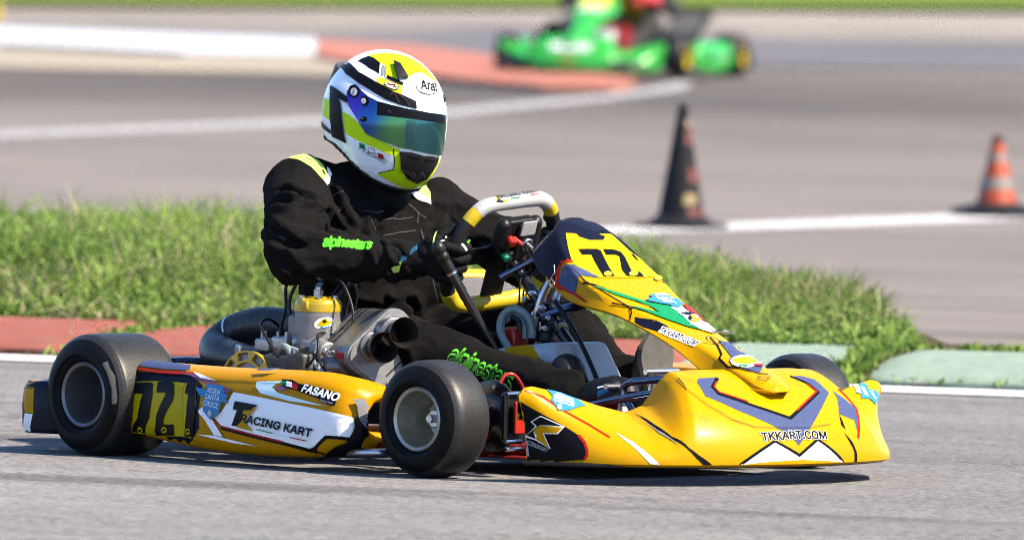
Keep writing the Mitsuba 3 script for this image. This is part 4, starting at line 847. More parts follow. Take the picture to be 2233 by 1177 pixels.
cone('traffic_cone_001', c2, 0.352, 0.092, 0.020, 0.205, 'orange cone with two grey bands on a round black base', [(0.125, 0.175, 'm_cone_grey', 0, 2 * math.pi), (0.245, 0.275, 'm_cone_grey', 0, 2 * math.pi), (0.325, 0.352, 'm_cone_black', 0, 2 * math.pi)], 0, False)

# ------------------------------------------------------------------ the kart (x forward, y to its left, rear axle over the origin)
K = thing('racing_kart', 'yellow racing kart with black slick tyres and number 721 in front of the kerb', 'racing kart')

# wheels
def wheel(name, c, R, w, rim, mat_rim, steer=0.0, side=-1):
    """side: -1 the outer face looks to -y"""
    ax = np.array([side * math.sin(steer) * -1, side * math.cos(steer), 0])
    key = number(K + '__' + name)
    h = w / 2
    side_p = [(rim + 0.004, h - 0.022), (rim + 0.010, h - 0.010), (rim + 0.020, h - 0.004), (R - 0.045, h), (R - 0.028, h - 0.003), (R - 0.013, h - 0.012)]
    tread = [(R - 0.013, h - 0.012), (R - 0.005, h - 0.022), (R - 0.001, h - 0.036), (R, 0), (R - 0.001, -h + 0.036), (R - 0.005, -h + 0.022), (R - 0.013, -h + 0.012)]
    a = lathe(spline(side_p[::-1], 24), c, ax, 72)
    b = lathe([(r, -z) for r, z in spline(side_p, 24)], c, ax, 72)
    obj('sidewall', a, 'm_tyre', key, 60)
    obj('sidewall', b, 'm_tyre', key, 60)
    obj('tread', lathe(spline(tread[::-1], 30), c, ax, 96), 'm_tread', key, 60)
    rp = [(rim + 0.004, h - 0.022), (rim + 0.0055, h - 0.012), (rim + 0.002, h - 0.009), (rim - 0.004, h - 0.013), (rim - 0.007, h - 0.03), (rim - 0.011, h - 0.05),
          (rim - 0.018, -0.01), (rim - 0.022, -h * 0.45), (0.028, -h * 0.5), (0.0, -h * 0.5)]
    obj('rim', [lathe(rp[::-1], c, ax, 64), lathe([(rim + 0.004, -h + 0.022), (rim + 0.004, -h + 0.01), (rim - 0.014, -h + 0.02), (rim - 0.02, -h * 0.45)], c, ax, 64)], mat_rim, key, 40)
    f = frame(ax)
    cc = np.asarray(c, float)
    hub = [cyl(cc - ax * h * 0.5, cc - ax * (h * 0.5 - 0.035), 0.021, 20, 0.003), cyl(cc - ax * (h * 0.5 - 0.03), cc - ax * (h * 0.5 - 0.05), 0.010, 6, 0.001)]
    for k in range(3):
        t = 2 * math.pi * k / 3 + 0.5
        q = cc - ax * h * 0.5 + (f[:, 0] * math.cos(t) + f[:, 1] * math.sin(t)) * 0.036
        hub.append(cyl(q, q + ax * 0.012, 0.0065, 6, 0.001))
    obj('hub', hub, 'm_steel', key, 30)
    v = cc + f[:, 0] * (rim - 0.016) * 0.8 + f[:, 1] * (rim - 0.016) * 0.45
    obj('valve', cyl(v - ax * 0.02, v + ax * 0.012, 0.004, 8), 'm_rubber', key, 30)
    return key

FRW = wheel('front_wheel', (1.05, -0.562, 0.129), 0.129, 0.132, 0.066, 'm_magnes', math.radians(3), -1)
wheel('front_wheel', (1.05, 0.562, 0.129), 0.129, 0.132, 0.066, 'm_magnes', math.radians(-3), 1)
RRW = wheel('rear_wheel', (0.018, -0.596, 0.137), 0.137, 0.203, 0.069, 'm_darkrim', 0, -1)
wheel('rear_wheel', (0.018, 0.596, 0.137), 0.137, 0.203, 0.069, 'm_darkrim', 0, 1)
obj('axle', cyl((0.012, -0.55, 0.139), (0.012, 0.55, 0.139), 0.02, 20), 'm_steel', K)

# chassis
R_ = 0.015
fr_ = []
for s in (-1, 1):
    fr_.append(tube([(-0.10, s * 0.33, 0.07), (0.2, s * 0.34, 0.055), (0.6, s * 0.36, 0.055), (0.85, s * 0.38, 0.055), (1.0, s * 0.26, 0.055), (1.22, s * 0.18, 0.06)], R_, 12, 60))
    fr_.append(tube([(1.0, s * 0.28, 0.06), (1.05, s * 0.42, 0.10)], R_, 12))
    fr_.append(tube([(0.3, s * 0.34, 0.055), (0.32, s * 0.60, 0.06)], 0.011, 10))
    fr_.append(tube([(0.78, s * 0.36, 0.055), (0.80, s * 0.60, 0.06)], 0.011, 10))
for x, w in ((-0.09, 0.33), (0.25, 0.34), (0.83, 0.38), (1.21, 0.18)):
    fr_.append(tube([(x, -w, 0.058), (x, w, 0.058)], R_, 12))
obj('chassis_frame', fr_, 'm_darkred', K, 50)
obj('floor_tray', [rbox((0.93, 0, 0.038), (0.62, 0.62, 0.006), 0.0025, seg=4), rbox((0.87, -0.46, 0.062), (0.10, 0.20, 0.02), 0.004, seg=4)], 'm_darkred', K)
obj('side_bumper_tube', tube([(0.30, -0.60, 0.052), (0.55, -0.63, 0.046), (0.86, -0.60, 0.046), (0.90, -0.50, 0.05), (0.88, -0.38, 0.055)], 0.011, 12, 40), 'm_steel', K, 50)
obj('side_bumper_tube', tube([(0.30, 0.60, 0.052), (0.55, 0.63, 0.046), (0.86, 0.60, 0.046), (0.90, 0.50, 0.05), (0.88, 0.38, 0.055)], 0.011, 12, 40), 'm_steel', K, 50)

# nose cone
def nose_mesh():
    B = spline([(1.625, 0), (1.614, 0.13), (1.582, 0.265), (1.526, 0.368), (1.424, 0.452), (1.296, 0.514)], 61)
    Tp = np.array([(0.0, 1.425, 0.0, 0.247), (0.30, 1.425, 0.15, 0.247), (0.42, 1.425, 0.215, 0.243), (0.455, 1.415, 0.228, 0.225), (0.50, 1.375, 0.240, 0.170), (0.56, 1.350, 0.272, 0.152), (0.66, 1.340, 0.345, 0.168),
                   (0.80, 1.322, 0.435, 0.195), (0.92, 1.312, 0.516, 0.211), (0.97, 1.309, 0.536, 0.208), (1.0, 1.306, 0.544, 0.196)])
    s = np.linspace(0, 1, 61)
    ss = np.unique(np.concatenate([np.linspace(0, 0.40, 16), np.linspace(0.40, 0.58, 20), np.linspace(0.58, 0.9, 16), np.linspace(0.9, 1, 8)]))
    cols = []
    for t in ss:
        b = np.array([np.interp(t, s, B[:, 0]), np.interp(t, s, B[:, 1])])
        e = np.array([np.interp(t + 0.01, s, B[:, 0]) - np.interp(t - 0.01, s, B[:, 0]), np.interp(t + 0.01, s, B[:, 1]) - np.interp(t - 0.01, s, B[:, 1])])
        e = e / np.linalg.norm(e)
        n = np.array([e[1], -e[0], 0])
        tp = np.array([np.interp(t, Tp[:, 0], Tp[:, k]) for k in (1, 2, 3)])
        p0 = np.array([b[0], b[1], 0.048])
        bulge = 1 - mikit_np_smooth(0.42, 0.54, t)
        ed = mikit_np_smooth(0.70, 1.0, t)
        bl = 1 - mikit_np_smooth(0.25, 0.72, t)
        c1 = p0 + n * (0.008 + 0.006 * bl) + np.array([0, 0, 0.050 + 0.035 * bl + 0.06 * ed])
        c2 = tp + (n * 0.035 + np.array([0, 0, -0.004])) * (1 - bulge) + np.array([0.070, 0, -0.006]) * bulge
        u = np.linspace(0, 1, 26)[:, None]
        pr = (1 - u)**3 * p0 + 3 * (1 - u)**2 * u * c1 + 3 * (1 - u) * u**2 * c2 + u**3 * tp
        low = p0 - n * 0.012 + np.array([0, 0, -0.006])
        low2 = p0 - n * 0.10 + np.array([0, 0, -0.004])
        bk = tp + np.array([-0.010, 0, -0.006])
        bk2 = tp + np.array([-0.012, 0, -0.06])
        cols.append(np.vstack([low2, low, pr, bk, bk2]))
    A = np.array(cols)
    endc = A[-1:].copy()
    endc[..., 1] -= 0.015
    endc[..., 0] -= 0.006
    endd = endc.copy(); endd[..., 1] -= 0.06
    A = np.vstack([A, endc, endd])
    M = A[1:][::-1].copy()
    M[..., 1] *= -1
    g = grid(np.vstack([M, A]))
    return g

def mikit_np_smooth(a, b, x):
    t = np.clip((x - a) / (b - a), 0, 1)
    return t * t * (3 - 2 * t)

nose = nose_mesh()
NC = obj('nose_cone', nose, 'm_yellow', K, 32)
PN = Panel(nose, 32)
fN = FR((1.5, 0, 0.12), (0.85, -0.15, 0.5))
fNr = FR((1.35, -0.45, 0.12), (0.62, -0.72, 0.35))
fNl = FR((1.40, 0.45, 0.12), (0.85, 0.45, 0.3))
obj('lip_strip', tube([(B_[0] - 0.012, B_[1] * 0.98, 0.044) for B_ in [(1.31, -0.535), (1.43, -0.468), (1.512, -0.370), (1.563, -0.257), (1.594, -0.13), (1.605, 0), (1.594, 0.13), (1.563, 0.257), (1.512, 0.370), (1.43, 0.468), (1.31, 0.535)]], 0.005, 8, 80), 'm_black', NC, 60)
stk(NC + '__chevron', PN, fN, [('s', 'nose_V'), ('k', 'nose_Vi', 'L', 0.008), ('r', 'nose_Vr', 'L', 0.004), ('r', 'nose_Vr2', 'L', 0.004)], label='slate blue chevron edged in black and red')
stk(NC + '__zigzag', PN, fN, [('w', 'nose_white'), ('k', 'nose_wl', 'L', 0.0065)], label='white zigzag with a black outline')
stk(NC + '__lettering', PN, fN, [('k', 'nose_txt', 'T', 'TKKART.COM', 0.0175, True, 0.1, ('w', 0.0016))], lift=0.0022, edge=0.006, label='black web address with a white edge')
stks(NC + '__stripe', PN, fN, [('k', 'nose_br'), ('k', 'nose_br2'), ('k', 'nose_bl'), ('e', 'nose_ol'), ('t', 'nose_cr', 'L', 0.0016), ('t', 'nose_cr2', 'L', 0.001)])
stks(NC + '__stripe', PN, fNr, [('r', 'nose_red', 'L', 0.005), ('S', 'nose_silver')])
stk(NC + '__emblem', PN, fNr, [('k', 'nose_blk'), ('r', 'nose_bred', 'L', 0.006), ('m', 'nose_gray'), ('w', 'nose_tko'), ('k', 'nose_tkb'), ('y', 'nose_tky'), ('m', 'nose_rkt', 'T', 'RACINGKART', 0.0075, True, 0.3, None)], edge=0.008, label='black patch with a yellow and black monogram')
stk(NC + '__banner', PN, fNr, [('B', 'nose_ban2'), ('w', 'nose_n1', 'T', 'ACQUA', 0.010, False, 0, None), ('w', 'nose_n2', 'T', 'SANTA', 0.011, True, 0, None), ('w', 'nose_n3', 'T', 'CROCE', 0.011, True, 0, None), ('w', 'nose_seal')], lift=0.0022, edge=0.006, label='light blue banner lettered in white')
stks(NC + '__side_stripe', PN, fNl, [('s', 'nose_pg'), ('r', 'nose_pr', 'L', 0.007)])
stk(NC + '__banner', PN, fNl, [('B', 'nose_ban'), ('w', 'nose_b1', 'T', 'ACQUA', 0.009, True, 0, None), ('w', 'nose_b2', 'T', 'SANTA', 0.009, True, 0, None), ('w', 'nose_b3', 'T', 'CROCE', 0.009, True, 0, None)], lift=0.0022, edge=0.006, label='light blue banner on the far end of the nose')

# front fairing
def fairing_mesh():
    S = [(0.885, 0.553, 0.035, 0.480, 0.120), (0.90, 0.546, 0.066, 0.462, 0.130), (0.95, 0.505, 0.100, 0.420, 0.132), (1.003, 0.460, 0.114, 0.386, 0.130), (1.05, 0.430, 0.117, 0.372, 0.127), (1.157, 0.377, 0.092, 0.349, 0.110),
         (1.285, 0.325, 0.058, 0.293, 0.080), (1.40, 0.277, 0.047, 0.226, 0.064), (1.48, 0.243, 0.046, 0.207, 0.056), (1.53, 0.222, 0.040, 0.202, 0.046), (1.556, 0.211, 0.020, 0.201, 0.024)]
    S = spline(S, 60)
    rows = []
    for x, zt, wt, zb, wb in S:
        h = zt - zb
        half = [(-wb + 0.008, zb - 0.004), (-wb, zb), (-wb - 0.001, zb + 0.003), (-(wb * 0.55 + wt * 0.45), zb + 0.5 * h), (-(wt + 0.006), zt - 0.010), (-(wt + 0.002), zt - 0.004), (-(wt - 0.004), zt), (-wt * 0.6, zt + 0.003), (-wt * 0.25, zt + 0.004)]
        sec = half + [(0, zt + 0.004)] + [(-y, z) for y, z in half[::-1]]
        rows.append([(x + 0.10 * max(0, zt - z) * max(0, 1 - (x - 0.885) / 0.2) * -0.4, y, z) for y, z in sec])
    A = np.array(rows)
    front = A[-1:].copy(); front[..., 0] += 0.006; front[..., 2] = 0.202; front[..., 1] *= 0.7
    A = np.vstack([A, front])
    return grid(A, flip=True)

fair = fairing_mesh()
fx = fair.triangles[:, :, 0].mean(1)
NF = obj('front_fairing', trimesh.Trimesh(fair.vertices, fair.faces[fx >= 0.938], process=False), 'm_yellow', K, 28)
obj('hood', trimesh.Trimesh(fair.vertices, fair.faces[fx < 0.938], process=False), 'm_navy', NF, 28)
obj('rear_edge', tube(fair.vertices[0:19], 0.0035, 8), 'm_navy', NF, 60)
PF = Panel(fair, 28)
fF = FR((1.1, 0, 0.4), (0.5, -0.35, 0.8), (-1, 0, 0.4))
stks(NF + '__hood_patch', PF, fF, [('n', 'f_blk'), ('n', 'f_blk2')])
stk(NF + '__race_number', PF, fF, [('Y', 'f_num'), ('k', 'f_7'), ('k', 'f_2'), ('k', 'f_1'), ('v', 'f_c1'), ('v', 'f_c2'), ('v', 'f_c3')], lift=0.0016, edge=0.008, label='yellow number field with 721 in black')
stks(NF + '__flash', PF, fF, [('s', 'f_gray'), ('r', 'f_red', 'L', 0.007), ('r', 'f_red2', 'L', 0.003)], lift=0.0016)
stks(NF + '__stripe', PF, fF, [('t', 'f_l1', 'L', 0.0022), ('k', 'f_l2', 'L', 0.003), ('g', 'f_g1'), ('k', 'f_l3', 'L', 0.003), ('k', 'f_seam', 'L', 0.003)], lift=0.0016)
stk(NF + '__tricolour', PF, fF, [('g', 'f_green'), ('w', 'f_white'), ('r', 'f_redt'), ('w', 'f_tkw'), ('k', 'f_tkb'), ('y', 'f_tky'), ('k', 'f_tkb2'), ('k', 'f_rk', 'T', 'RACING KART', 0.006, True, 0.2, None)], lift=0.0032, edge=0.007, label='green white and red flash with a monogram')
stk(NF + '__banner', PF, fF, [('B', 'f_ban'), ('w', 'f_b1', 'T', 'ACQUA', 0.011, True, 0, None), ('w', 'f_b2', 'T', 'SANTA', 0.011, True, 0, None), ('w', 'f_b3', 'T', 'CROCE', 0.011, True, 0, None)], lift=0.0058, edge=0.006, label='light blue banner lettered in white')
stk(NF + '__patch', PF, fF, [('n', 'f_bp')])
stk(NF + '__lettering', PF, fF, [('k', 'f_url', 'T', 'TKKART.COM', 0.0128, True, 0.3, ('w', 0.0022))], lift=0.0016, edge=0.006, label='dark web address with a white edge')
stk(NF + '__tip_panel', PF, fF, [('s', 'f_fr'), ('k', 'f_fo', 'L', 0.004), ('k', 'f_fo2', 'L', 0.003), ('w', 'f_sk'), ('Y', 'f_sky'), ('g', 'f_skt'), ('r', 'f_skr'), ('k', 'f_kgo', 'L', 0.0012), ('k', 'f_kg', 'T', 'KG', 0.0065, True, 0, None)], lift=0.002, edge=0.007, label='slate blue tip with an oval badge')
# pins and brackets of the fairing
cp = np.array((0.97, -0.137, 0.43))
obj('cotter_pin', [tube([cp + (0, 0, 0.028), cp + (0.006, -0.004, 0.01), cp + (-0.004, -0.004, 0), cp + (0.006, -0.004, -0.012), cp + (0.002, -0.003, -0.022), cp + (-0.008, -0.004, -0.015), cp + (-0.003, -0.004, 0), cp + (0.004, -0.004, 0.012)], 0.0016, 6, 50)], 'm_steel', K, 60)
tp_ = np.array((1.366, 0, 0.31))
obj('cotter_pin', [tube([tp_ + (0.0, -0.03, 0.012), tp_ + (0.02, -0.01, 0.018), tp_ + (0.01, 0.015, 0.016), tp_ + (-0.02, 0.02, 0.014), tp_ + (-0.03, 0.0, 0.016), tp_ + (0.0, -0.012, 0.016), tp_ + (0.03, 0.012, 0.012)], 0.0018, 6, 50)], 'm_steel', K, 60)
obj('fairing_post', [rbox((1.455, 0, 0.225), (0.03, 0.09, 0.035), 0.004), cyl((1.50, -0.07, 0.205), (1.50, 0.07, 0.205), 0.006, 10)], 'm_black', K)
obj('fairing_strap', tube([(0.807, -0.02, 0.337), (0.854, 0.02, 0.357), (0.919, 0.07, 0.383)], 0.011, 8), 'm_darkchrome', K)
obj('red_clip', cyl((1.515, -0.055, 0.205), (1.515, -0.055, 0.185), 0.007, 10), 'm_red', K)

# side pods
def pod_mesh(sgn):
    S = [(0.112, 0.640, 0.048, 0.203), (0.13, 0.648, 0.048, 0.212), (0.20, 0.655, 0.046, 0.2135), (0.30, 0.664, 0.036, 0.213), (0.42, 0.670, 0.029, 0.213), (0.55, 0.672, 0.026, 0.215), (0.66, 0.670, 0.027, 0.216), (0.75, 0.665, 0.031, 0.2145), (0.805, 0.657, 0.036, 0.208), (0.840, 0.644, 0.044, 0.198),
         (0.860, 0.620, 0.056, 0.184), (0.868, 0.602, 0.066, 0.172), (0.860, 0.588, 0.076, 0.163), (0.81, 0.552, 0.085, 0.155), (0.75, 0.53, 0.09, 0.15)]
    S = spline(S, 70)
    rows = []
    for x, yo, zb, zt in S:
        h = zt - zb
        sec = [(yo - 0.13, zb + 0.012), (yo - 0.06, zb + 0.0), (yo - 0.028, zb + 0.001), (yo - 0.012, zb + 0.008), (yo - 0.003, zb + 0.025), (yo, zb + 0.30 * h), (yo + 0.001, zb + 0.5 * h), (yo - 0.004, zb + 0.70 * h), (yo - 0.012, zb + 0.80 * h),
               (yo - 0.016, zb + 0.84 * h), (yo - 0.017, zb + 0.862 * h), (yo - 0.021, zb + 0.90 * h), (yo - 0.031, zb + 0.95 * h), (yo - 0.048, zt), (yo - 0.075, zt + 0.002), (yo - 0.12, zt - 0.006), (yo - 0.135, zt - 0.03)]
        rows.append([(x, sgn * y, z) for y, z in sec])
    A = np.array(rows)
    cap = A[:1].copy(); cap[..., 0] += 0.004
    cap[..., 1] = cap[..., 1] * 0.4 + cap[..., 1].mean() * 0.6
    cap[..., 2] = cap[..., 2] * 0.4 + cap[..., 2].mean() * 0.6
    return grid(np.vstack([cap, A]), flip=sgn < 0)

pod = pod_mesh(-1)
NP = obj('side_pod', pod, 'm_orange', K, 40)
PP = Panel(pod, 40)
fP = FR((0.5, -0.66, 0.12), (0.1, -1, 0.25))
stk(NP + '__race_number', PP, fP, [('n', 'pod_dark'), ('Y', 'pod_plate1'), ('Y', 'pod_plate2'), ('Y', 'pod_plate3'), ('k', 'pod_7'), ('k', 'pod_2'), ('k', 'pod_1'), ('Y', 'pod_c1'), ('Y', 'pod_c2'), ('Y', 'pod_c3'), ('k', 'pod_c1b'), ('k', 'pod_c2b'), ('k', 'pod_c3b')], edge=0.02, label='yellow number plates with 721 in black')
stk(NP + '__white_panel', PP, fP, [('w', 'pod_white'), ('k', 'pod_blk', 'L', 0.007), ('R', 'pod_red', 'L', 0.004), ('k', 'pod_blk2', 'L', 0.006), ('w', 'pod_w1'), ('w', 'pod_w2')], edge=0.02, lift=0.0016)
stk(NP + '__lettering', PP, fP, [('k', 'pod_Tk'), ('y', 'pod_Ky'), ('n', 'pod_rk', 'T', 'RACING KART', 0.0160, True, 0.25, None), ('g', 'pod_tg', 'L', 0.0022), ('c', 'pod_tw', 'L', 0.0022), ('R', 'pod_tr', 'L', 0.0022)], edge=0.008, lift=0.0052, label='dark kart maker lettering on a white panel')
stk(NP + '__banner', PP, fP, [('b', 'pod_ban'), ('w', 'pod_bt1', 'T', 'ACQUA', 0.011, False, 0, None), ('w', 'pod_bt2', 'T', 'SANTA', 0.011, False, 0, None), ('w', 'pod_bt3', 'T', 'CROCE', 0.011, False, 0, None), ('S', 'pod_seal')], edge=0.008, lift=0.0082, label='blue banner lettered in white')
stk(NP + '__driver_name', PP, fP, [('c', 'pod_curve'), ('p', 'pod_curve2'), ('k', 'pod_fasbg'), ('g', 'pod_fg'), ('w', 'pod_fw'), ('r', 'pod_fr'), ('w', 'pod_fas', 'T', 'FASANO', 0.0165, True, 0.1, None), ('S', 'pod_fas2', 'T', 'Racing Team', 0.005, False, 0.2, None)], edge=0.008, lift=0.0016, label='white surname on black with a small Italian flag')
stks(NP + '__stripe', PP, fP, [('r', 'pod_lipred'), ('p', 'pod_pur'), ('w', 'pod_wst'), ('s', 'pod_lip'), ('s', 'pod_lipb'), ('s', 'pod_bot'), ('k', 'pod_front'), ('e', 'pod_cap')], edge=0.012, lift=0.0070)
pod2 = pod_mesh(1)
obj('side_pod', pod2, 'm_orange', K, 40)
# stays behind the pod
for x in (0.33, 0.78):
    obj('pod_bracket', tube([(x, -0.37, 0.09), (x, -0.60, 0.10)], 0.008, 8), 'm_steel', K)

# rear bumper
rb = []
path = spline([(-0.085, -0.640, 0.0), (-0.145, -0.668, 0), (-0.185, -0.645, 0), (-0.215, -0.5, 0), (-0.215, -0.3, 0), (-0.205, 0, 0), (-0.215, 0.3, 0), (-0.215, 0.5, 0), (-0.185, 0.645, 0), (-0.145, 0.668, 0), (-0.085, 0.640, 0)], 100)
rows = []
for k, p in enumerate(path):
    d = N(path[min(k + 1, 99)] - path[max(k - 1, 0)])
    n = np.array([d[1], -d[0], 0]) * -1
    e = abs(p[1])
    top = 0.205 - 0.045 * mikit_np_smooth(0.30, 0.5, e)
    bot = 0.045
    sec = [(0.0, bot + 0.01), (0.0, bot), (0.02, bot - 0.002), (0.028, bot + 0.012), (0.030, (top + bot) / 2), (0.026, top - 0.016), (0.016, top), (-0.01, top + 0.003), (-0.035, top), (-0.04, top - 0.012), (-0.012, top - 0.014)]
    rows.append([p + n * a + np.array([0, 0, z]) for a, z in sec])
bump = grid(np.array(rows), flip=True)
NB = obj('rear_bumper', bump, 'm_navy', K, 40)
PB = Panel(bump, 40)
fB = FR((-0.18, -0.69, 0.1), (0.1, -1, 0.05))
fBt = FR((-0.2, -0.2, 0.2), (0.1, -0.1, 1), (-1, 0, 0))
stk(NB + '__end_patch', PB, fB, [('y', 'rb_y'), ('w', 'rb_w')], label='yellow and white patch on the bumper end')
stks(NB + '__end_trim', PB, fBt, [('y', 'rb_o'), ('s', 'rb_s')])
stk(NB + '__top_patch', PB, fBt, [('s', 'rb_t'), ('n', 'rb_txt', 'T', 'T.COM', 0.022, True, 0.2, None)], edge=0.01)
obj('bumper_stay', [tube([(-0.09, s * 0.25, 0.08), (-0.19, s * 0.25, 0.12)], 0.012, 8) for s in (-1, 1)] + [rbox((-0.17, -0.60, 0.09), (0.05, 0.12, 0.03), 0.006)], 'm_black', K)

# seat: a shell around the hips
rows = []
for a in np.linspace(-1, 1, 33):
    y = 0.185 * math.sin(a * math.pi / 2 * 1.05)
    z0 = 0.075 + 0.165 * (1 - math.cos(a * math.pi / 2)) ** 1.1
    rows.append([(0.46 - 0.02 * a * a, y * 0.96, z0 + 0.03), (0.38, y, z0), (0.28, y, z0 - 0.01), (0.16, y, z0 + 0.012), (0.09, y, z0 + 0.09 * (1 - abs(a) * 0.3)), (0.055, y * 0.98, z0 + 0.12 * (1 - abs(a) * 0.5)), (0.035, y * 0.90, z0 + 0.20 * (1 - abs(a) * 0.75))])
A = np.array(rows)
A = np.stack([spline(r, 24) for r in A])
B = A.copy(); c0 = np.array([0.3, 0, 0.35]); d_ = c0 - B; d_ /= np.linalg.norm(d_, axis=-1, keepdims=True); B = B + d_ * 0.006
ST = obj('seat', [grid(A), grid(B, flip=True), tube(A[0], 0.005, 8, cap=True), tube(A[-1], 0.005, 8), tube(A[:, 0], 0.005, 8), tube(A[:, -1], 0.005, 8)], 'm_bluegrey2', K, 45)
for s in (-1, 1):
    obj('seat_stay', tube([(0.12, s * 0.19, 0.25), (0.03, s * 0.26, 0.15)], 0.009, 8), 'm_steel', K)

# engine, right of the seat
E_ = K + '__engine'
cx, cy = 0.412, -0.335
obj('cylinder', [lathe([(0.0, 0.235), (0.050, 0.235), (0.0525, 0.240), (0.0525, 0.335), (0.0, 0.335)], (cx, cy, 0), (0, 0, 1), 40), lathe([(0.0525, 0.262), (0.0545, 0.264), (0.0545, 0.270), (0.0525, 0.272)], (cx, cy, 0), (0, 0, 1), 40), rbox((cx - 0.045, cy + 0.0, 0.285), (0.03, 0.085, 0.09), 0.012), rbox((cx + 0.03, cy - 0.045, 0.250), (0.05, 0.035, 0.045), 0.008), cyl((cx + 0.02, cy - 0.03, 0.255), (cx + 0.10, cy - 0.055, 0.245), 0.026, 20, 0.004)], 'm_cast', E_, 35)
HD = obj('cylinder_head', [lathe([(0.0, 0.336), (0.0535, 0.336), (0.0535, 0.352), (0.0525, 0.355), (0.050, 0.362), (0.042, 0.366), (0.0, 0.367)], (cx, cy, 0), (0, 0, 1), 40), rbox((cx + 0.012, cy - 0.045, 0.350), (0.02, 0.02, 0.022), 0.005), lathe([(0.034, 0.366), (0.036, 0.369), (0.030, 0.370), (0.0, 0.370)], (cx, cy, 0), (0, 0, 1), 32)], 'm_goldhead', E_, 35)
for k in range(6):
    t = k * math.pi / 3 + 0.35
    obj('bolt', cyl((cx + 0.043 * math.cos(t), cy + 0.043 * math.sin(t), 0.364), (cx + 0.043 * math.cos(t), cy + 0.043 * math.sin(t), 0.373), 0.006, 6, 0.001), 'm_steel', HD)
PC = Panel(lathe([(0.0525, 0.24), (0.0525, 0.335)], (cx, cy, 0), (0, 0, 1), 60), True)
stk(E_ + '__badge', PC, FR((cx, cy, 0.29), (0.736, -0.677, 0)), [('w', 'cyl_ov'), ('Y', 'cyl_y'), ('k', 'cyl_k'), ('b', 'cyl_b')], edge=0.006, label='oval yellow badge')
obj('spark_plug', [cyl((cx, cy, 0.367), (cx, cy, 0.385), 0.011, 6, 0.001), cyl((cx, cy, 0.383), (cx, cy, 0.398), 0.007, 12)], 'm_steel', E_)
obj('plug_cap', [hull([((cx, cy, 0.40), 0.012), ((cx - 0.01, cy, 0.415), 0.012)], 14), hull([((cx - 0.035, cy + 0.01, 0.415), 0.010), ((cx + 0.02, cy - 0.01, 0.415), 0.010)], 14)], 'm_blue', E_, True)
obj('ignition_cable', [tube([(cx - 0.03, cy + 0.01, 0.415), (cx - 0.06, cy + 0.0, 0.41), (cx - 0.085, cy - 0.01, 0.36), (cx - 0.07, cy - 0.02, 0.31), (cx - 0.05, cy - 0.055, 0.26), (cx - 0.02, cy - 0.07, 0.22)], 0.0042, 8, 50),
                      tube([(cx - 0.04, cy + 0.04, 0.425), (cx - 0.09, cy - 0.01, 0.40), (cx - 0.098, cy - 0.01, 0.34), (cx - 0.08, cy - 0.04, 0.28), (cx - 0.03, cy - 0.06, 0.23)], 0.004, 8, 50),
                      tube([(cx + 0.02, cy - 0.0, 0.425), (cx + 0.07, cy + 0.01, 0.40), (cx + 0.105, cy + 0.01, 0.34), (cx + 0.11, cy + 0.0, 0.29)], 0.0032, 8, 40)], 'm_black', E_, 60)
obj('mirror_cap', hull([((cx - 0.135, cy + 0.07, 0.405), 0.016), ((cx - 0.09, cy + 0.07, 0.412), 0.013), ((cx - 0.12, cy + 0.10, 0.415), 0.010)], 16), 'm_bluegrey', E_, True)
obj('crankcase', [rbox((cx + 0.0, cy - 0.02, 0.19), (0.17, 0.16, 0.10), 0.015), rbox((cx - 0.06, cy - 0.02, 0.14), (0.24, 0.17, 0.09), 0.02), cyl((cx - 0.02, cy - 0.10, 0.16), (cx - 0.02, cy - 0.13, 0.16), 0.05, 28, 0.004), rbox((cx + 0.045, cy - 0.085, 0.215), (0.06, 0.05, 0.06), 0.008)], 'm_darkcast', E_, 35)
for dx, dy, z in ((0.05, -0.09, 0.248), (0.02, -0.085, 0.24), (0.075, -0.07, 0.25)):
    obj('stud', [cyl((cx + dx, cy + dy, z - 0.01), (cx + dx, cy + dy, z + 0.012), 0.004, 8), cyl((cx + dx, cy + dy, z - 0.004), (cx + dx, cy + dy, z + 0.003), 0.0075, 6)], 'm_steel', E_)
CB = np.array([0.305, -0.385, 0.245])
obj('carburettor', [rbox(CB + (0, 0, 0.012), (0.045, 0.05, 0.028), 0.004), rbox(CB + (0.045, 0.01, 0.018), (0.05, 0.05, 0.03), 0.006), rbox(CB + (0, 0, -0.02), (0.05, 0.055, 0.02), 0.004), cyl(CB + (0.075, 0.01, 0.02), CB + (0.10, 0.02, 0.025), 0.017, 16, 0.002)] +
    [cyl(CB + (dx, dy, 0.024), CB + (dx, dy, 0.044), 0.0035, 8) for dx, dy in ((-0.012, -0.01), (-0.0, -0.012), (0.04, -0.01), (0.06, 0.0), (0.07, -0.012))], 'm_alu', E_, 30)
obj('float_bowl', [rbox(CB + (0.01, 0, -0.055), (0.06, 0.05, 0.05), 0.01), cyl(CB + (0.04, -0.02, -0.02), CB + (0.04, -0.02, -0.09), 0.014, 14, 0.003)], 'm_black', E_)
obj('fuel_hose', [tube([CB + (0.06, -0.02, -0.0), CB + (0.085, -0.03, 0.012), CB + (0.105, -0.03, 0.0), CB + (0.112, -0.03, -0.04), CB + (0.105, -0.03, -0.09)], 0.008, 10, 40), tube([CB + (0.10, -0.025, 0.008), CB + (0.16, -0.03, -0.005), CB + (0.20, -0.03, -0.03), CB + (0.22, -0.03, -0.05)], 0.007, 10, 30)], 'm_clearhose', E_, 60)
obj('red_wire', [tube([CB + (0.12, -0.04, -0.02), CB + (0.135, -0.04, -0.04), CB + (0.13, -0.04, -0.07), CB + (0.15, -0.04, -0.05)], 0.003, 6, 24)], 'm_red', E_, 60)
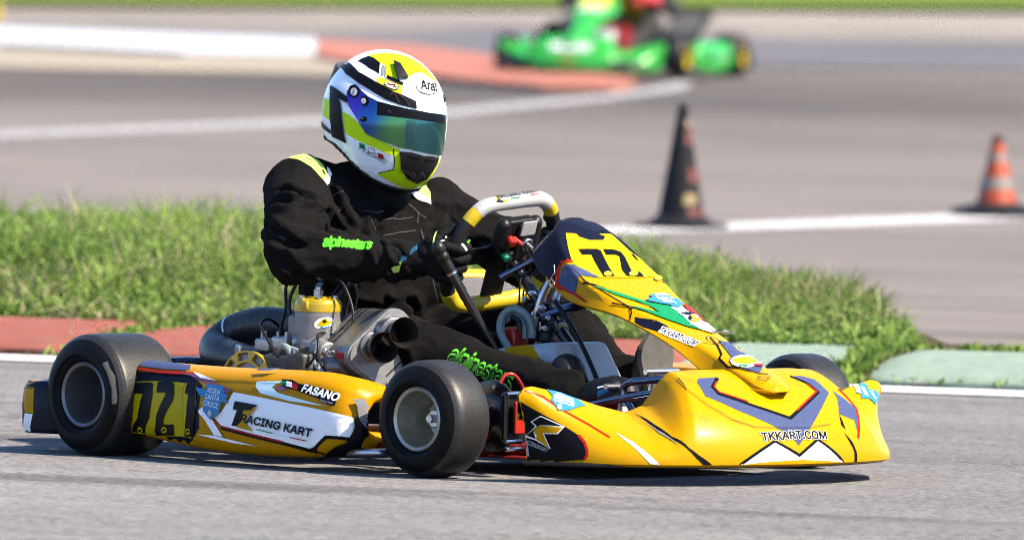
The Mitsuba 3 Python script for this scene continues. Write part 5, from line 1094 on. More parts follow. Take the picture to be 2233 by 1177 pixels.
# sprocket guard: a slotted yellow ring beside the engine
cc = np.array([0.300, -0.440, 0.178])
outer = Point(0, 0).buffer(0.066, 32)
hole = Point(0, 0).buffer(0.040, 32)
g2 = outer.difference(hole)
for k in range(8):
    t = k * math.pi / 4 + 0.2
    g2 = g2.difference(shapely.affinity.rotate(shapely.affinity.translate(shapely.geometry.box(-0.011, -0.006, 0.011, 0.006).buffer(0.003), 0, 0.053), math.degrees(t), origin=(0, 0)))
ring = extrude(g2, 0, 0.014)
ring.vertices = ring.vertices @ frame((0.25, -1, 0.1)).T + cc
CL = obj('sprocket_guard', ring, 'm_goldhead', E_)
dsk = lathe([(0, -0.006), (0.058, -0.006), (0.058, 0.004), (0, 0.006)], cc, (0.25, -1, 0.1), 32)
obj('sprocket', dsk, 'm_darkrim', CL)
obj('guard_tab', rbox(cc + (-0.040, 0.005, 0.068), (0.018, 0.012, 0.022), 0.003), 'm_steel', CL)

# intake hose
obj('intake_hose', tube([(0.235, -0.18, 0.275), (0.17, -0.19, 0.290), (0.07, -0.20, 0.290), (-0.005, -0.215, 0.268), (-0.02, -0.25, 0.238), (0.04, -0.29, 0.222), (0.13, -0.31, 0.215), (0.24, -0.34, 0.215)], [0.030, 0.038, 0.042, 0.0435, 0.0435, 0.042, 0.038, 0.028], 24, 70), 'm_hose', K, True)

# silencer
MU = K + '__silencer'
ax = N((0.948, -0.33, 0.03))
rt = N(np.cross(ax, (0, 0, 1)))         # to the kart's right
up_ = np.cross(rt, ax)
m1, m2 = np.array((0.702, -0.4, 0.268)), np.array((0.741, -0.375, 0.302))
c0 = (m1 + m2) / 2 - ax * 0.075
ld = m2 - m1; ld = N(ld - ax * (ld @ ax))
sd = np.cross(ax, ld)
if sd[2] > 0: sd = -sd
def can_pt(l, s, a):
    return c0 + ld * l + sd * s + ax * a
ba = []
for l, s, r in ((-0.055, 0.0, 0.034), (0.05, 0.0, 0.034), (-0.050, 0.075, 0.022), (0.065, 0.075, 0.022)):
    ba += [(l, s, r)]
hw = float(np.linalg.norm((m2 - m1) - ax * ((m2 - m1) @ ax))) / 2
def can(a0, a1, k=1.0):
    ms = [tm(m3.Manifold.cylinder(0.01, 1, 1, 4))][:0]
    sec = shapely.union_all([Point(l, s).buffer(r * k, 16) for l, s, r in ba]).convex_hull
    for l in (-hw, hw):
        sec = sec.difference(Point(l, 0).buffer(0.0225, 16))
    e = extrude(sec, a0, a1)
    M = np.stack([ld, sd, ax], 1)
    if np.linalg.det(M) < 0:
        e.invert()
    e.vertices = e.vertices @ M.T + c0
    return e
obj('body', [can(-0.215, -0.022, 0.97), can(-0.19, -0.18, 1.03)], 'm_can', MU, 35)
EP = obj('end_plate', [can(-0.024, -0.004, 1.06), can(-0.006, 0.002, 0.92)], 'm_cast', MU, 30)
obj('slot', [rbox(can_pt(0.005, 0.07, 0.001), (0.004, 0.004, 0.10), 0.0015, np.stack([ax, sd, ld], 1))], 'm_black', EP)
for s in (-0.085, 0.09):
    obj('bolt', cyl(can_pt(s * 0.6, 0.085, 0.0), can_pt(s * 0.6, 0.085, 0.006), 0.005, 6), 'm_steel', EP)
for q in (m1, m2):
    b = q - ax * 0.085
    prof = [(0.023, 0.0), (0.023, 0.045), (0.0265, 0.06), (0.0325, 0.080), (0.0352, 0.090), (0.0340, 0.0915), (0.030, 0.083), (0.0235, 0.062), (0.0195, 0.045), (0.0195, 0.0), (0.0, 0.0)]
    obj('outlet', lathe(prof[::-1], b, ax, 36), 'm_outlet', MU, 40)
    o = lathe([(0.0, -0.10), (0.0315, -0.10), (0.033, -0.095), (0.033, -0.002), (0.030, 0.0), (0.0225, 0.0)], q - ax * 0.048, ax, 36)
    obj('body_tube', o, 'm_can', MU, 35)
obj('strap', [can(-0.165, -0.158, 1.05), can(-0.135, -0.128, 1.05)], 'm_black', MU, 35)
fM = FR(can_pt(-0.06, 0.05, -0.1), sd * 0 + rt * 0.6 + N((0.736, -0.677, 0)) * 0.6, (0, 0, 1))
PM = Panel(can(-0.215, -0.022, 0.97), 35)
stk(MU + '__lettering', PM, fM, [('R', 'muf_t', 'T', 'Racing Kart', 0.017, True, 0.1, None)], edge=0.008, label='faded red lettering')
for dz in (0.0, 0.03):
    a, b = np.array((cx + 0.045, cy - 0.052, 0.235 + dz)), np.array((cx + 0.125, cy - 0.072, 0.215 + dz))
    d = N(b - a); e1 = N(np.cross(d, (0, 0, 1))); e2 = np.cross(d, e1)
    tt = np.linspace(0, 1, 120)
    obj('spring', tube(np.array([a + (b - a) * t + 0.006 * (e1 * math.cos(75 * t) + e2 * math.sin(75 * t)) for t in tt]), 0.0016, 5), 'm_steel', E_, 60)
obj('hose_clamp', [lathe([(0.0435, -0.005), (0.0455, -0.005), (0.0455, 0.005), (0.0435, 0.005)], (-0.001, -0.215, 0.267), (0.85, 0.1, 0.35), 30)], 'm_steel', K)
obj('water_hose', tube([(cx + 0.02, cy + 0.03, 0.365), (cx + 0.01, cy + 0.08, 0.40), (cx - 0.05, cy + 0.15, 0.36), (cx - 0.10, cy + 0.16, 0.24)], 0.011, 12, 30), 'm_hose', E_, 60)
obj('clutch_cable', [tube([(cx - 0.02, cy - 0.10, 0.235), (cx - 0.09, cy - 0.09, 0.30), (cx - 0.13, cy - 0.02, 0.31), (cx - 0.15, cy + 0.08, 0.24)], 0.0035, 8, 30), tube([(cx + 0.06, cy - 0.10, 0.20), (cx + 0.10, cy - 0.09, 0.25), (cx + 0.07, cy - 0.06, 0.29), (cx + 0.0, cy + 0.06, 0.28)], 0.003, 8, 30)], 'm_black', E_, 60)
obj('bracket', [rbox((cx - 0.02, cy - 0.075, 0.235), (0.09, 0.006, 0.03), 0.002), rbox((cx + 0.055, cy - 0.09, 0.225), (0.006, 0.03, 0.07), 0.002)], 'm_blacksteel', E_)
obj('exhaust_pipe', tube([(cx + 0.07, cy - 0.03, 0.245), (cx + 0.13, cy - 0.05, 0.215), can_pt(0, 0.03, -0.21)], 0.026, 16, 24), 'm_can', MU, 60)
obj('downpipe', [tube([can_pt(-0.045, 0.07, -0.07), can_pt(-0.05, 0.11, -0.06), can_pt(-0.06, 0.15, -0.07), can_pt(-0.07, 0.19, -0.09)], 0.024, 16, 24)], 'm_cast', MU, 60)

# gear lever
g0, g1 = np.array((0.74, -0.275, 0.488)), np.array((0.796, -0.14, 0.251))
gd = N(g1 - g0)
GL = obj('gear_lever', [tube([g0 + gd * 0.03, g0 + gd * 0.10, g1], [0.0105, 0.0105, 0.0085], 14)], 'm_blacksteel', K, 60)
obj('knob', [lathe([(0, -0.017), (0.008, -0.0155), (0.0145, -0.009), (0.0165, 0.0), (0.0145, 0.009), (0.0125, 0.012), (0.0125, 0.014), (0.0140, 0.018), (0.0145, 0.023), (0.0130, 0.028), (0.0115, 0.031), (0.0115, 0.036), (0.0125, 0.045), (0.0120, 0.060), (0, 0.061)], g0, gd, 28)], 'm_black', GL, 50)
obj('collar', [lathe([(0.010, 0.060), (0.0125, 0.0605), (0.0125, 0.066), (0.010, 0.0665)], g0, gd, 24)], 'm_chrome', GL, 40)

# steering
SW = K + '__steering_wheel'
C = np.array([0.649, 0.0, 0.474])
u0, th = N((0.42, 0, 0.907)), math.radians(6.5)
b_ = np.array([0, 1.0, 0]) * math.cos(th) + u0 * math.sin(th)
u_ = u0 * math.cos(th) - np.array([0, 1.0, 0]) * math.sin(th)
f_ = np.cross(u_, b_) * -1
if f_[0] < 0: f_ = -f_
def sw(b, u, f=0.0):
    return C + b_ * b + u_ * u + f_ * f
half = [(0.0, 0.129), (0.045, 0.129), (0.084, 0.124), (0.114, 0.101), (0.136, 0.062), (0.150, 0.015), (0.148, -0.035), (0.133, -0.080), (0.108, -0.112), (0.070, -0.124), (0.03, -0.125), (0, -0.125)]
rim2 = spline(half + [(-b, u) for b, u in half[::-1][1:]], 240)
R3 = np.array([sw(b, u) for b, u in rim2])
def seg(a, b, r):
    return tube(R3[a:b], r, 18)
# going from the top middle to the wheel's left, round the bottom and back
obj('top_pad', tube(np.vstack([R3[211:240], R3[0:29]]), 0.0175, 18), 'm_carbon', SW, 60)
obj('yellow_sleeve', seg(28, 37, 0.0172), 'm_yellow2', SW, 60)
obj('yellow_sleeve', seg(203, 212, 0.0172), 'm_yellow2', SW, 60)
obj('grip', seg(36, 78, 0.0165), 'm_rubber', SW, 60)
obj('grip', seg(162, 204, 0.0165), 'm_rubber', SW, 60)
obj('lower_rim', seg(77, 163, 0.0185), 'm_yellow2', SW, 60)
PT = Panel(tube(np.vstack([R3[211:240], R3[0:29]]), 0.0175, 24), True)
stk(SW + '__lettering', PT, FR(sw(0, 0.129), (0.55, -0.5, 0.75), (0, 0, 1)), [('w', 'sw_bg'), ('Y', 'sw_ty'), ('k', 'sw_tk'), ('n', 'sw_t', 'T', 'RACING KART', 0.0125, True, 0.1, None), ('g', 'sw_g', 'L', 0.002), ('r', 'sw_r', 'L', 0.002)], edge=0.006)
plate = shapely.union_all([LineString([(0, 0), (0.14, 0.0)]).buffer(0.02), LineString([(0, 0), (-0.14, 0.0)]).buffer(0.02), LineString([(0, 0), (0, -0.115)]).buffer(0.03), Point(0, 0).buffer(0.045)])
pm = extrude(plate, -0.003, 0.003)
Mw = np.stack([b_, u_, f_], 1)
if np.linalg.det(Mw) < 0: pm.invert()
pm.vertices = pm.vertices @ Mw.T + C
obj('spoke_plate', pm, 'm_black', SW, 30)
obj('hub_boss', [cyl(sw(0, 0, 0.0), sw(0, 0, 0.05), 0.032, 24, 0.004)], 'm_black', SW)
for k in range(3):
    t = k * 2.1 + 0.4
    obj('bolt', cyl(sw(0.024 * math.cos(t), 0.024 * math.sin(t), 0.05), sw(0.024 * math.cos(t), 0.024 * math.sin(t), 0.056), 0.005, 6), 'm_steel', SW)
Rd = np.stack([b_, u_, f_], 1)
DS = obj('lap_timer', [hull([(sw(-0.040, 0.088, 0.030), 0.017), (sw(-0.044, 0.045, 0.030), 0.017), (sw(-0.030, 0.05, 0.030), 0.017)]), hull([(sw(0.048, 0.088, 0.034), 0.017), (sw(0.050, 0.030, 0.034), 0.017), (sw(0.040, 0.04, 0.034), 0.017)]), rbox(sw(0.004, 0.060, 0.030), (0.075, 0.085, 0.026), 0.006, Rd), rbox(sw(0.012, 0.045, 0.048), (0.042, 0.10, 0.012), 0.005, Rd)], 'm_black', SW)
obj('screen_frame', rbox(sw(0.012, 0.088, 0.056), (0.042, 0.035, 0.004), 0.0015, Rd), 'm_carbon', DS)
obj('plug', [cyl(sw(-0.03, 0.062, 0.046), sw(-0.032, 0.058, 0.066), 0.0095, 14, 0.002), cyl(sw(-0.024, 0.066, 0.05), sw(-0.012, 0.058, 0.075), 0.0055, 12, 0.002)], 'm_red', DS)
obj('plug', cyl(sw(-0.035, 0.022, 0.046), sw(-0.036, 0.018, 0.062), 0.0075, 14, 0.001), 'm_green', DS)
obj('knob', [cyl(sw(0.02, 0.045, 0.05), sw(0.02, 0.045, 0.058), 0.016, 24, 0.002), cyl(sw(0.02, 0.045, 0.058), sw(0.022, 0.043, 0.072), 0.006, 12, 0.002)], 'm_steel', DS)
obj('cable', [tube([sw(-0.008, 0.06, 0.07), sw(0.006, 0.03, 0.085), sw(0.012, -0.02, 0.09), sw(0.03, -0.07, 0.07), sw(0.06, -0.11, 0.05)], 0.0022, 6, 40), tube([sw(0.0, 0.06, 0.07), sw(0.012, 0.0, 0.095), sw(0.02, -0.06, 0.09), sw(0.0, -0.2, 0.10)], 0.0018, 6, 40)], 'm_black', DS, 60)
SC = K + '__steering_column'
a0, a1 = sw(0, 0, 0.03), np.array([1.06, 0.0, 0.115])
am = a0 + (a1 - a0) * 0.60
obj('tube', cyl(am, a1, 0.0105, 20), 'm_darkchrome', SC)
obj('sleeve', cyl(a0, am, 0.0135, 20), 'm_blacksteel', SC)
obj('clamp', [rbox(a0 + (a1 - a0) * 0.33, (0.035, 0.05, 0.045), 0.006), rbox(a0 + (a1 - a0) * 0.42, (0.04, 0.04, 0.03), 0.006), cyl(a0 + (a1 - a0) * 0.30 + (0, -0.05, 0.0), a0 + (a1 - a0) * 0.30 + (0.02, 0.06, 0.01), 0.007, 12)], 'm_blacksteel', SC)
for k in range(7):
    q = a0 + (a1 - a0) * (0.24 + 0.03 * k) + np.array([0, -0.028 + 0.011 * (k % 3), 0.012 * ((k * 5) % 3) - 0.006])
    obj('nut', [cyl(q, q + (0.004, -0.014, 0.003), 0.0065, 6, 0.001), cyl(q, q + (0.006, -0.022, 0.004), 0.003, 8)], 'm_steel', SC)
obj('support_bar', [tube([(0.712, -0.06, 0.421), (0.774, 0, 0.469), (0.791, 0.04, 0.5)], 0.008, 12), tube([(0.754, 0, 0.375), (0.787, 0.02, 0.335), (0.751, 0.08, 0.385)], 0.009, 10, 20)], 'm_darkchrome', SC)
obj('bracket_foot', [tube([(0.789, -0.03, 0.305), (0.806, -0.02, 0.378), (0.82, 0, 0.429)], 0.010, 8, 16), tube([(0.775, 0, 0.274), (0.773, 0, 0.345)], 0.007, 8)], 'm_steel', SC)
obj('cable', [tube([sw(0.01, 0.0, 0.09), (0.737, -0.02, 0.416), (0.744, -0.03, 0.345), (0.744, -0.03, 0.303)], 0.0022, 6, 30), tube([(0.83, 0, 0.373), (0.925, -0.01, 0.285), (1.019, -0.03, 0.182)], 0.0055, 8, 20)], 'm_black', SC, 60)
obj('red_wire', tube([(0.782, 0.03, 0.381), (0.815, 0.02, 0.337)], 0.003, 6), 'm_red', SC)

# fuel tank between the legs
FT = obj('fuel_tank', hull([((x, y, z), 0.022) for x, y, z in ((0.775, -0.105, 0.245), (0.775, 0.07, 0.255), (0.90, -0.075, 0.262), (0.90, 0.07, 0.262), (0.985, -0.06, 0.16), (0.985, 0.06, 0.16), (0.98, -0.07, 0.09), (0.98, 0.07, 0.09), (0.75, -0.11, 0.11), (0.75, 0.09, 0.11))], 18), 'm_tank', K, 40)
PTk = Panel(hull([((x, y, z), 0.022) for x, y, z in ((0.775, -0.105, 0.245), (0.775, 0.07, 0.255), (0.90, -0.075, 0.262), (0.90, 0.07, 0.262), (0.985, -0.06, 0.16), (0.985, 0.06, 0.16), (0.98, -0.07, 0.09), (0.98, 0.07, 0.09), (0.75, -0.11, 0.11), (0.75, 0.09, 0.11))], 18), 40)
stk(FT + '__patch', PTk, FR((0.84, -0.12, 0.2), (0.3, -1, 0.2)), [('y', 'tank_y'), ('R', 'tank_r', 'L', 0.003), ('S', 'tank_w')], edge=0.01)
obj('cap', cyl((0.80, 0.0, 0.28), (0.80, 0.0, 0.305), 0.026, 24, 0.004), 'm_black', FT)
obj('pump_box', rbox((0.735, -0.03, 0.285), (0.04, 0.05, 0.05), 0.008), 'm_red', K)
obj('pump_box', rbox((0.80, 0.03, 0.30), (0.035, 0.04, 0.05), 0.008), 'm_red', K)
obj('coil', [rbox((0.70, -0.07, 0.26), (0.03, 0.05, 0.05), 0.006), cyl((0.70, -0.10, 0.285), (0.72, -0.03, 0.29), 0.012, 14, 0.002)], 'm_black', K)
obj('fuel_hose', [tube([(0.766, -0.075, 0.259), (0.729, -0.07, 0.298), (0.724, -0.06, 0.334), (0.752, -0.05, 0.352), (0.789, -0.045, 0.336), (0.799, -0.04, 0.301), (0.797, -0.04, 0.29)], 0.0095, 12, 50), tube([(0.719, -0.05, 0.323), (0.746, -0.04, 0.343), (0.763, -0.03, 0.32), (0.767, -0.03, 0.286)], 0.0075, 12, 40)], 'm_clearhose', K, 60)
obj('hose_clip', [tube([(0.775, -0.08, 0.336), (0.797, -0.08, 0.327), (0.802, -0.08, 0.306)], 0.006, 10, 12)], 'm_black', K, 60)

# radiator on the kart's left
RA = K + '__radiator'
rc = np.array([0.225, 0.375, 0.318])
Rr = np.stack([N((0.25, 1, 0)), N((-0.75, 0.19, 0.63)), N(np.cross(N((0.25, 1, 0)), N((-0.75, 0.19, 0.63))))], 1)
obj('core', rbox(rc, (0.215, 0.22, 0.035), 0.003, Rr, 4), 'm_fins', RA)
obj('tank_strip', rbox(rc + Rr @ np.array([0, 0.118, 0.0]), (0.235, 0.03, 0.045), 0.008, Rr), 'm_yellow2', RA)
obj('tank_strip', rbox(rc + Rr @ np.array([0, -0.130, 0.0]), (0.235, 0.05, 0.045), 0.008, Rr), 'm_yellow2', RA)
for s in (-1, 1):
    obj('side_strip', rbox(rc + Rr @ np.array([s * 0.114, 0, 0.0]), (0.016, 0.23, 0.042), 0.003, Rr), 'm_yellow2', RA)

# front brake, spindle and bars
BR = K + '__front_brake'
for s in (-1, 1):
    c = np.array([1.05, s * 0.385, 0.132])
    ax = np.array([0.05, s, 0.0])
    obj('disc', lathe([(0.03, 0), (0.077, 0), (0.080, 0.002), (0.080, 0.008), (0.077, 0.010), (0.03, 0.010), (0.03, 0)], c, ax, 56), 'm_blacksteel', BR, 35)
    obj('hub', lathe([(0.0, -0.03), (0.030, -0.03), (0.052, -0.015), (0.055, 0.004), (0.040, 0.02), (0.032, 0.03), (0.032, 0.115), (0, 0.115)], c, ax, 36), 'm_blacksteel', BR, 40)
    for k in range(6):
        t = k * math.pi / 3 + 0.3
        q = c + np.array([math.cos(t) * 0.066, 0, math.sin(t) * 0.066])
        obj('bolt', cyl(q + N(ax) * 0.016, q - N(ax) * 0.008, 0.0055, 6), 'm_steel', BR)
    obj('caliper', hull([((c + (0.062, dy, z)).tolist(), 0.012) for dy in (-0.022, 0.026) for z in (-0.045, 0.045)], 12), 'm_blacksteel', BR, 40)
    obj('caliper_bracket', rbox(c + (0.088, s * 0.004, 0.0), (0.010, 0.032, 0.070), 0.003), 'm_red', BR)
    for z in (-0.052, 0.052, -0.068):
        obj('caliper_bolt', cyl(c + (0.078, s * -0.012, z), c + (0.078, s * 0.035, z), 0.0055, 8, 0.001), 'm_chrome', BR)
    obj('spindle', [cyl((1.05, s * 0.32, 0.125), (1.05, s * 0.50, 0.130), 0.0125, 16), cyl((1.045, s * 0.335, 0.07), (1.05, s * 0.335, 0.185), 0.017, 16, 0.003)], 'm_steel', BR)
    obj('tie_rod', tube([(1.0, s * 0.05, 0.10), (0.99, s * 0.36, 0.115)], 0.007, 10), 'm_steel', K)
obj('brake_hose', tube([(1.085, -0.4, 0.206), (1.091, -0.39, 0.223), (1.099, -0.37, 0.223), (1.094, -0.34, 0.195), (1.083, -0.32, 0.169)], 0.0042, 8, 30), 'm_red', K, 60)
obj('bumper_bar', tube([(1.272, -0.2, 0.161), (1.266, -0.2, 0.196), (1.277, -0.2, 0.21), (1.304, -0.2, 0.216), (1.337, -0.19, 0.22), (1.414, -0.18, 0.228)], 0.0085, 14, 50), 'm_darkchrome', K, 60)
obj('bumper_bar', tube([(1.17, -0.21, 0.159), (1.265, -0.21, 0.176), (1.428, -0.2, 0.203)], 0.0085, 14, 30), 'm_darkchrome', K, 60)
obj('bumper_bar', tube([(1.20, 0.20, 0.16), (1.26, 0.2, 0.20), (1.40, 0.18, 0.215)], 0.0085, 14, 30), 'm_darkchrome', K, 60)
obj('bumper_bar', tube([(1.20, -0.18, 0.07), (1.36, -0.20, 0.08), (1.50, -0.16, 0.09), (1.53, 0, 0.09), (1.50, 0.16, 0.09), (1.36, 0.20, 0.08), (1.20, 0.18, 0.07)], 0.010, 14, 60), 'm_darkchrome', K, 60)
obj('bar_stay', tube([(1.305, -0.22, 0.168), (1.347, -0.24, 0.145)], 0.007, 10), 'm_darkchrome', K)
obj('pedal', [tube([(1.18, s * 0.14, 0.06), (1.20, s * 0.14, 0.20)], 0.006, 8) for s in (-1,)] + [tube([(1.20, -0.19, 0.20), (1.20, -0.09, 0.20)], 0.007, 8)], 'm_steel', K)
obj('pedal', [tube([(0.985, 0.14, 0.06), (1.0, 0.14, 0.22)], 0.006, 8), tube([(1.0, 0.12, 0.22), (1.0, 0.22, 0.22)], 0.007, 8)], 'm_steel', K)
stk(RRW + '__lettering', Panel(cat([scene_mesh(RRW + '__sidewall'), scene_mesh(RRW + '__tread')]), 60), FR((0.01, -0.70, 0.2), (0, -1, 0)), [('h', 'ty_a'), ('h', 'ty_b')], mat='m_print', lift=0.0008, label='worn pale lettering')

# ------------------------------------------------------------------ the driver
P_ = thing('person', 'racing driver in black suit and white and neon yellow helmet steering the yellow kart', 'person')

GL_, GR_ = sw(0.150, 0.0), sw(-0.150, 0.005)       # where the hands hold the rim
sR, sL = np.array((0.180, -0.195, 0.600)), np.array((0.262, 0.165, 0.555))
eR, eL = np.array((0.365, -0.365, 0.462)), np.array((0.42, 0.325, 0.43))
wR = GR_ + np.array([-0.055, -0.040, -0.005])
wL = GL_ + np.array([-0.050, 0.040, 0.000])
hip, neck = np.array((0.165, 0, 0.20)), np.array((0.258, -0.015, 0.625))
kR, aR = np.array((0.640, -0.262, 0.262)), np.array((1.035, -0.140, 0.190))
kL, aL = np.array((0.585, 0.235, 0.318)), np.array((0.905, 0.185, 0.175))
ms = []
ms += [hull([(hip + (0, -0.075, -0.01), 0.115), (hip + (0, 0.075, -0.01), 0.115), (hip + (0.055, 0, 0.12), 0.125)])]
ms += [hull([(hip + (0.02, -0.06, 0.06), 0.115), (hip + (0.02, 0.06, 0.06), 0.115), ((0.235, -0.095, 0.43), 0.105), ((0.262, 0.075, 0.41), 0.105)])]
ms += [hull([((0.235, -0.10, 0.44), 0.105), ((0.265, 0.08, 0.42), 0.105), ((0.205, -0.14, 0.575), 0.075), ((0.262, 0.115, 0.535), 0.075), ((0.215, -0.03, 0.575), 0.085)])]
ms += [hull([((0.21, -0.10, 0.600), 0.060), ((0.255, 0.07, 0.575), 0.060), (neck + (-0.01, 0, 0.0), 0.064)]), hull([(neck + (-0.01, 0, -0.01), 0.066), (neck + (0.012, 0, 0.07), 0.064)])]
ms += chain([(sR, 0.082), (sR * 0.5 + eR * 0.5 + (-0.006, -0.006, 0.006), 0.068), (eR, 0.060)]) + chain([(eR, 0.061), (eR * 0.55 + wR * 0.45 + (0, -0.004, -0.004), 0.053), (wR * 0.9 + eR * 0.1, 0.041), (wR, 0.037)])
ms += [hull([(sR + (0.01, 0.07, 0.0), 0.066), (sR, 0.074)])]
ms += chain([(sL, 0.078), (sL * 0.5 + eL * 0.5, 0.068), (eL, 0.058)]) + chain([(eL, 0.058), (wL * 0.9 + eL * 0.1, 0.043), (wL, 0.038)])
ms += chain([(hip + (0.03, -0.085, -0.01), 0.112), (hip * 0.4 + kR * 0.6 + (0, -0.01, 0.01), 0.092), (kR, 0.068)]) + chain([(kR, 0.068), (kR * 0.55 + aR * 0.45 + (0, 0, -0.008), 0.057), (aR, 0.042)])
ms += chain([(hip + (0.03, 0.085, 0.0), 0.112), (hip * 0.4 + kL * 0.6, 0.092), (kL, 0.072)]) + chain([(kL, 0.072), (kL * 0.5 + aL * 0.5 + (-0.01, 0, -0.012), 0.066), (aL, 0.048)])
body = skin(ms, 0.0068, 16)
v = body.vertices
def crease(p, f, seed):
    return 1 - np.abs(2 * meshkit.fbm(p * f, 3, seed) - 1) * 2
# cloth folds: broad undulation and sharper creases round the elbows, the waist and the knees
w_el = sum(np.exp(-(((v - c)**2).sum(1)) / r**2) for c, r in ((eR, 0.13), (eL, 0.12), (hip + np.array((0.1, 0, 0.14)), 0.14), (kL, 0.13), (kR, 0.12), (sR + np.array((0.03, 0.06, -0.06)), 0.12), (sL + np.array((0.02, -0.05, -0.06)), 0.12), (aR, 0.12), (aL, 0.10)))
w_el = np.clip(w_el - 0.6 * np.exp(-(((v - (hip + np.array((0.1, 0, 0.14)))) ** 2).sum(1)) / 0.18 ** 2), 0, 1)
def fold(p, f, seed, sharp=2.5):
    q = p * f
    q = q + 0.9 * np.stack([meshkit.fbm(q * 0.6 + k * 7.3, 2, seed + 20 + k) for k in range(3)], -1)
    r = 1 - np.abs(2 * meshkit.noise(q, seed) - 1)
    return r ** sharp
a_ = np.stack([v @ N((0.5, -0.8, 0.5)), v @ N((0.8, 0.5, 0.1)), v @ N((-0.3, 0.3, 0.9))], -1)
dsp = 0.014 * (meshkit.fbm(v * 10, 2, 3) - 0.5) + (0.006 + 0.014 * w_el) * fold(a_ * [1, 0.5, 1], 13, 11, 3.0) + (0.001 + 0.006 * w_el) * fold(a_ * [0.5, 1, 1.3], 22, 5, 3.0)
displace(body, dsp - 0.008)
body = trimesh.Trimesh(body.vertices, body.faces, process=False)
# the deep creases of the suit, each along its own line
from scipy.spatial import cKDTree
pb, dep = Panel(body, True), np.zeros(len(body.vertices))
fC = FR((0.30, -0.2, 0.45), (0.7, -0.68, 0.2))
fo, fu, fw_, fn_ = fC
for k in range(22):
    q = np.asarray(D(f'c_{k}', pb, fC), float)
    q = spline(q, 40)
    ok, p, nn = pb.cast(fo + fu * q[:, :1] + fw_ * q[:, 1:] + fn_ * 1.0, -fn_)
    if ok.sum() < 5:
        continue
    p = p[ok]
    r, i = cKDTree(p).query(body.vertices)
    e = i / (len(p) - 1)
    amp = (0.013 if k < 9 else 0.010) * np.sqrt(np.clip(1 - (2 * e - 1) ** 2, 0, 1)) ** 0.7
    dep += amp * (-1.0 * np.exp(-(r / 0.0075) ** 2) + 0.75 * np.exp(-((r - 0.019) / 0.011) ** 2))
body = trimesh.Trimesh(body.vertices + body.vertex_normals * dep[:, None], body.faces, process=False)
BD = obj('body', body, 'm_suit', P_, True)
PBd = Panel(body, True)
vw = (0.736, -0.677, 0)
fS = FR((0.30, -0.2, 0.5), (0.6, -0.65, 0.35))
stk(P_ + '__epaulette', PBd, FR((0.2, -0.18, 0.65), (0.35, -0.45, 0.85)), [('L', 's_en'), ('k', 's_enk', 'L', 0.004), ('w', 's_ew')], mat='m_print', lift=0.0015, edge=0.008, label='neon and white shoulder flash')
stk(P_ + '__epaulette', PBd, FR((0.33, 0.12, 0.55), (0.75, -0.3, 0.55)), [('L', 's_ln'), ('w', 's_lw')], mat='m_print', lift=0.0015, edge=0.008)
stk(P_ + '__sleeve_lettering', PBd, fS, [('G', 's_txt', 'T', 'alpinestars', 0.024, True, 0.15, ('G', 0.0012))], mat='m_print', lift=0.0018, edge=0.005, label='neon green lettering on the sleeve')
stk(P_ + '__leg_lettering', PBd, FR((0.8, -0.25, 0.22), (0.5, -0.85, 0.3)), [('G', 's_leg', 'T', 'alpinestars', 0.040, True, 0.1, None), ('k', 's_legin', 'T', 'alpinestars', 0.032, False, 0.1, None)], mat='m_print', lift=0.0018, edge=0.006, label='neon green outlined lettering on the trouser leg')
stks(P_ + '__stitching', PBd, fS, [('h', f's_st{k}', 'L', 0.0010) for k in range(1, 10)], mat='m_print', lift=0.0012, edge=0.006)

# gloves: palm, four fingers closed round the rim, thumb along it
def glove(g, e, wr, name, side):
    """side: -1 right hand"""
    k = np.argmin(((R3 - g)**2).sum(1))
    tan = N(R3[(k + 1) % 239] - R3[k - 1])
    if tan @ u_ < 0: tan = -tan
    out = N(g - C - tan * ((g - C) @ tan))
    fr = f_ - tan * (f_ @ tan); fr = N(fr)
    def q(a, b, t):
        return g + out * a + fr * b + tan * t
    palm = [hull([(q(0.030, 0.010, t), 0.0155) for t in (-0.034, 0.032)] + [(q(0.040, -0.030, t), 0.0175) for t in (-0.024, 0.026)] + [(wr * 0.55 + q(0.05, -0.04, 0) * 0.45, 0.026)]), hull([(q(0.044, -0.034, 0), 0.026), (wr, 0.031)])]
    fingers = []
    for t, L in ((-0.037, 0.88), (-0.0125, 0.97), (0.0125, 1.0), (0.036, 0.92)):
        j = [q(0.034, 0.012, t), q(0.013 + 0.004 * (1 - L), 0.036 * L, t * 1.03), q(-0.018 * L, 0.030 * L, t * 1.02), q(-0.028, 0.006, t), q(-0.022, -0.010, t * 0.98)]
        fingers += chain([(j[0], 0.0135), (j[1], 0.0125), (j[2], 0.0115), (j[3], 0.0105), (j[4], 0.0095)], 14)
    th = chain([(q(0.034, -0.030, 0.022), 0.016), (q(0.014, -0.030, 0.044), 0.0125), (q(-0.008, -0.026, 0.060), 0.0115), (q(-0.020, -0.014, 0.066), 0.0100)], 14)
    m = skin(palm + fingers + th, 0.0045, 4)
    m2 = displace(m, 0.0016 * (meshkit.fbm(m.vertices * 70, 2, 8) - 0.5))
    m2 = trimesh.Trimesh(m2.vertices, m2.faces, process=False)
    key = obj(name, m2, 'm_glove', P_, True)
    cu = chain([(wr * 1.0, 0.040), (wr * 0.62 + e * 0.38, 0.047)], 24)
    cm = skin(cu, 0.008, 4)
    displace(cm, 0.004 * (meshkit.fbm(cm.vertices * 40, 2, 4) - 0.5))
    obj('cuff', trimesh.Trimesh(cm.vertices, cm.faces, process=False), 'm_glove', key, True)
    return key, m2, cm, q
GK, GM, CM, gq = glove(GR_, eR, wR, 'glove', -1)
GK2, GM2, CM2, gq2 = glove(GL_, eL, wL, 'glove', 1)
PG, PCf = Panel(GM, True), Panel(CM, True)
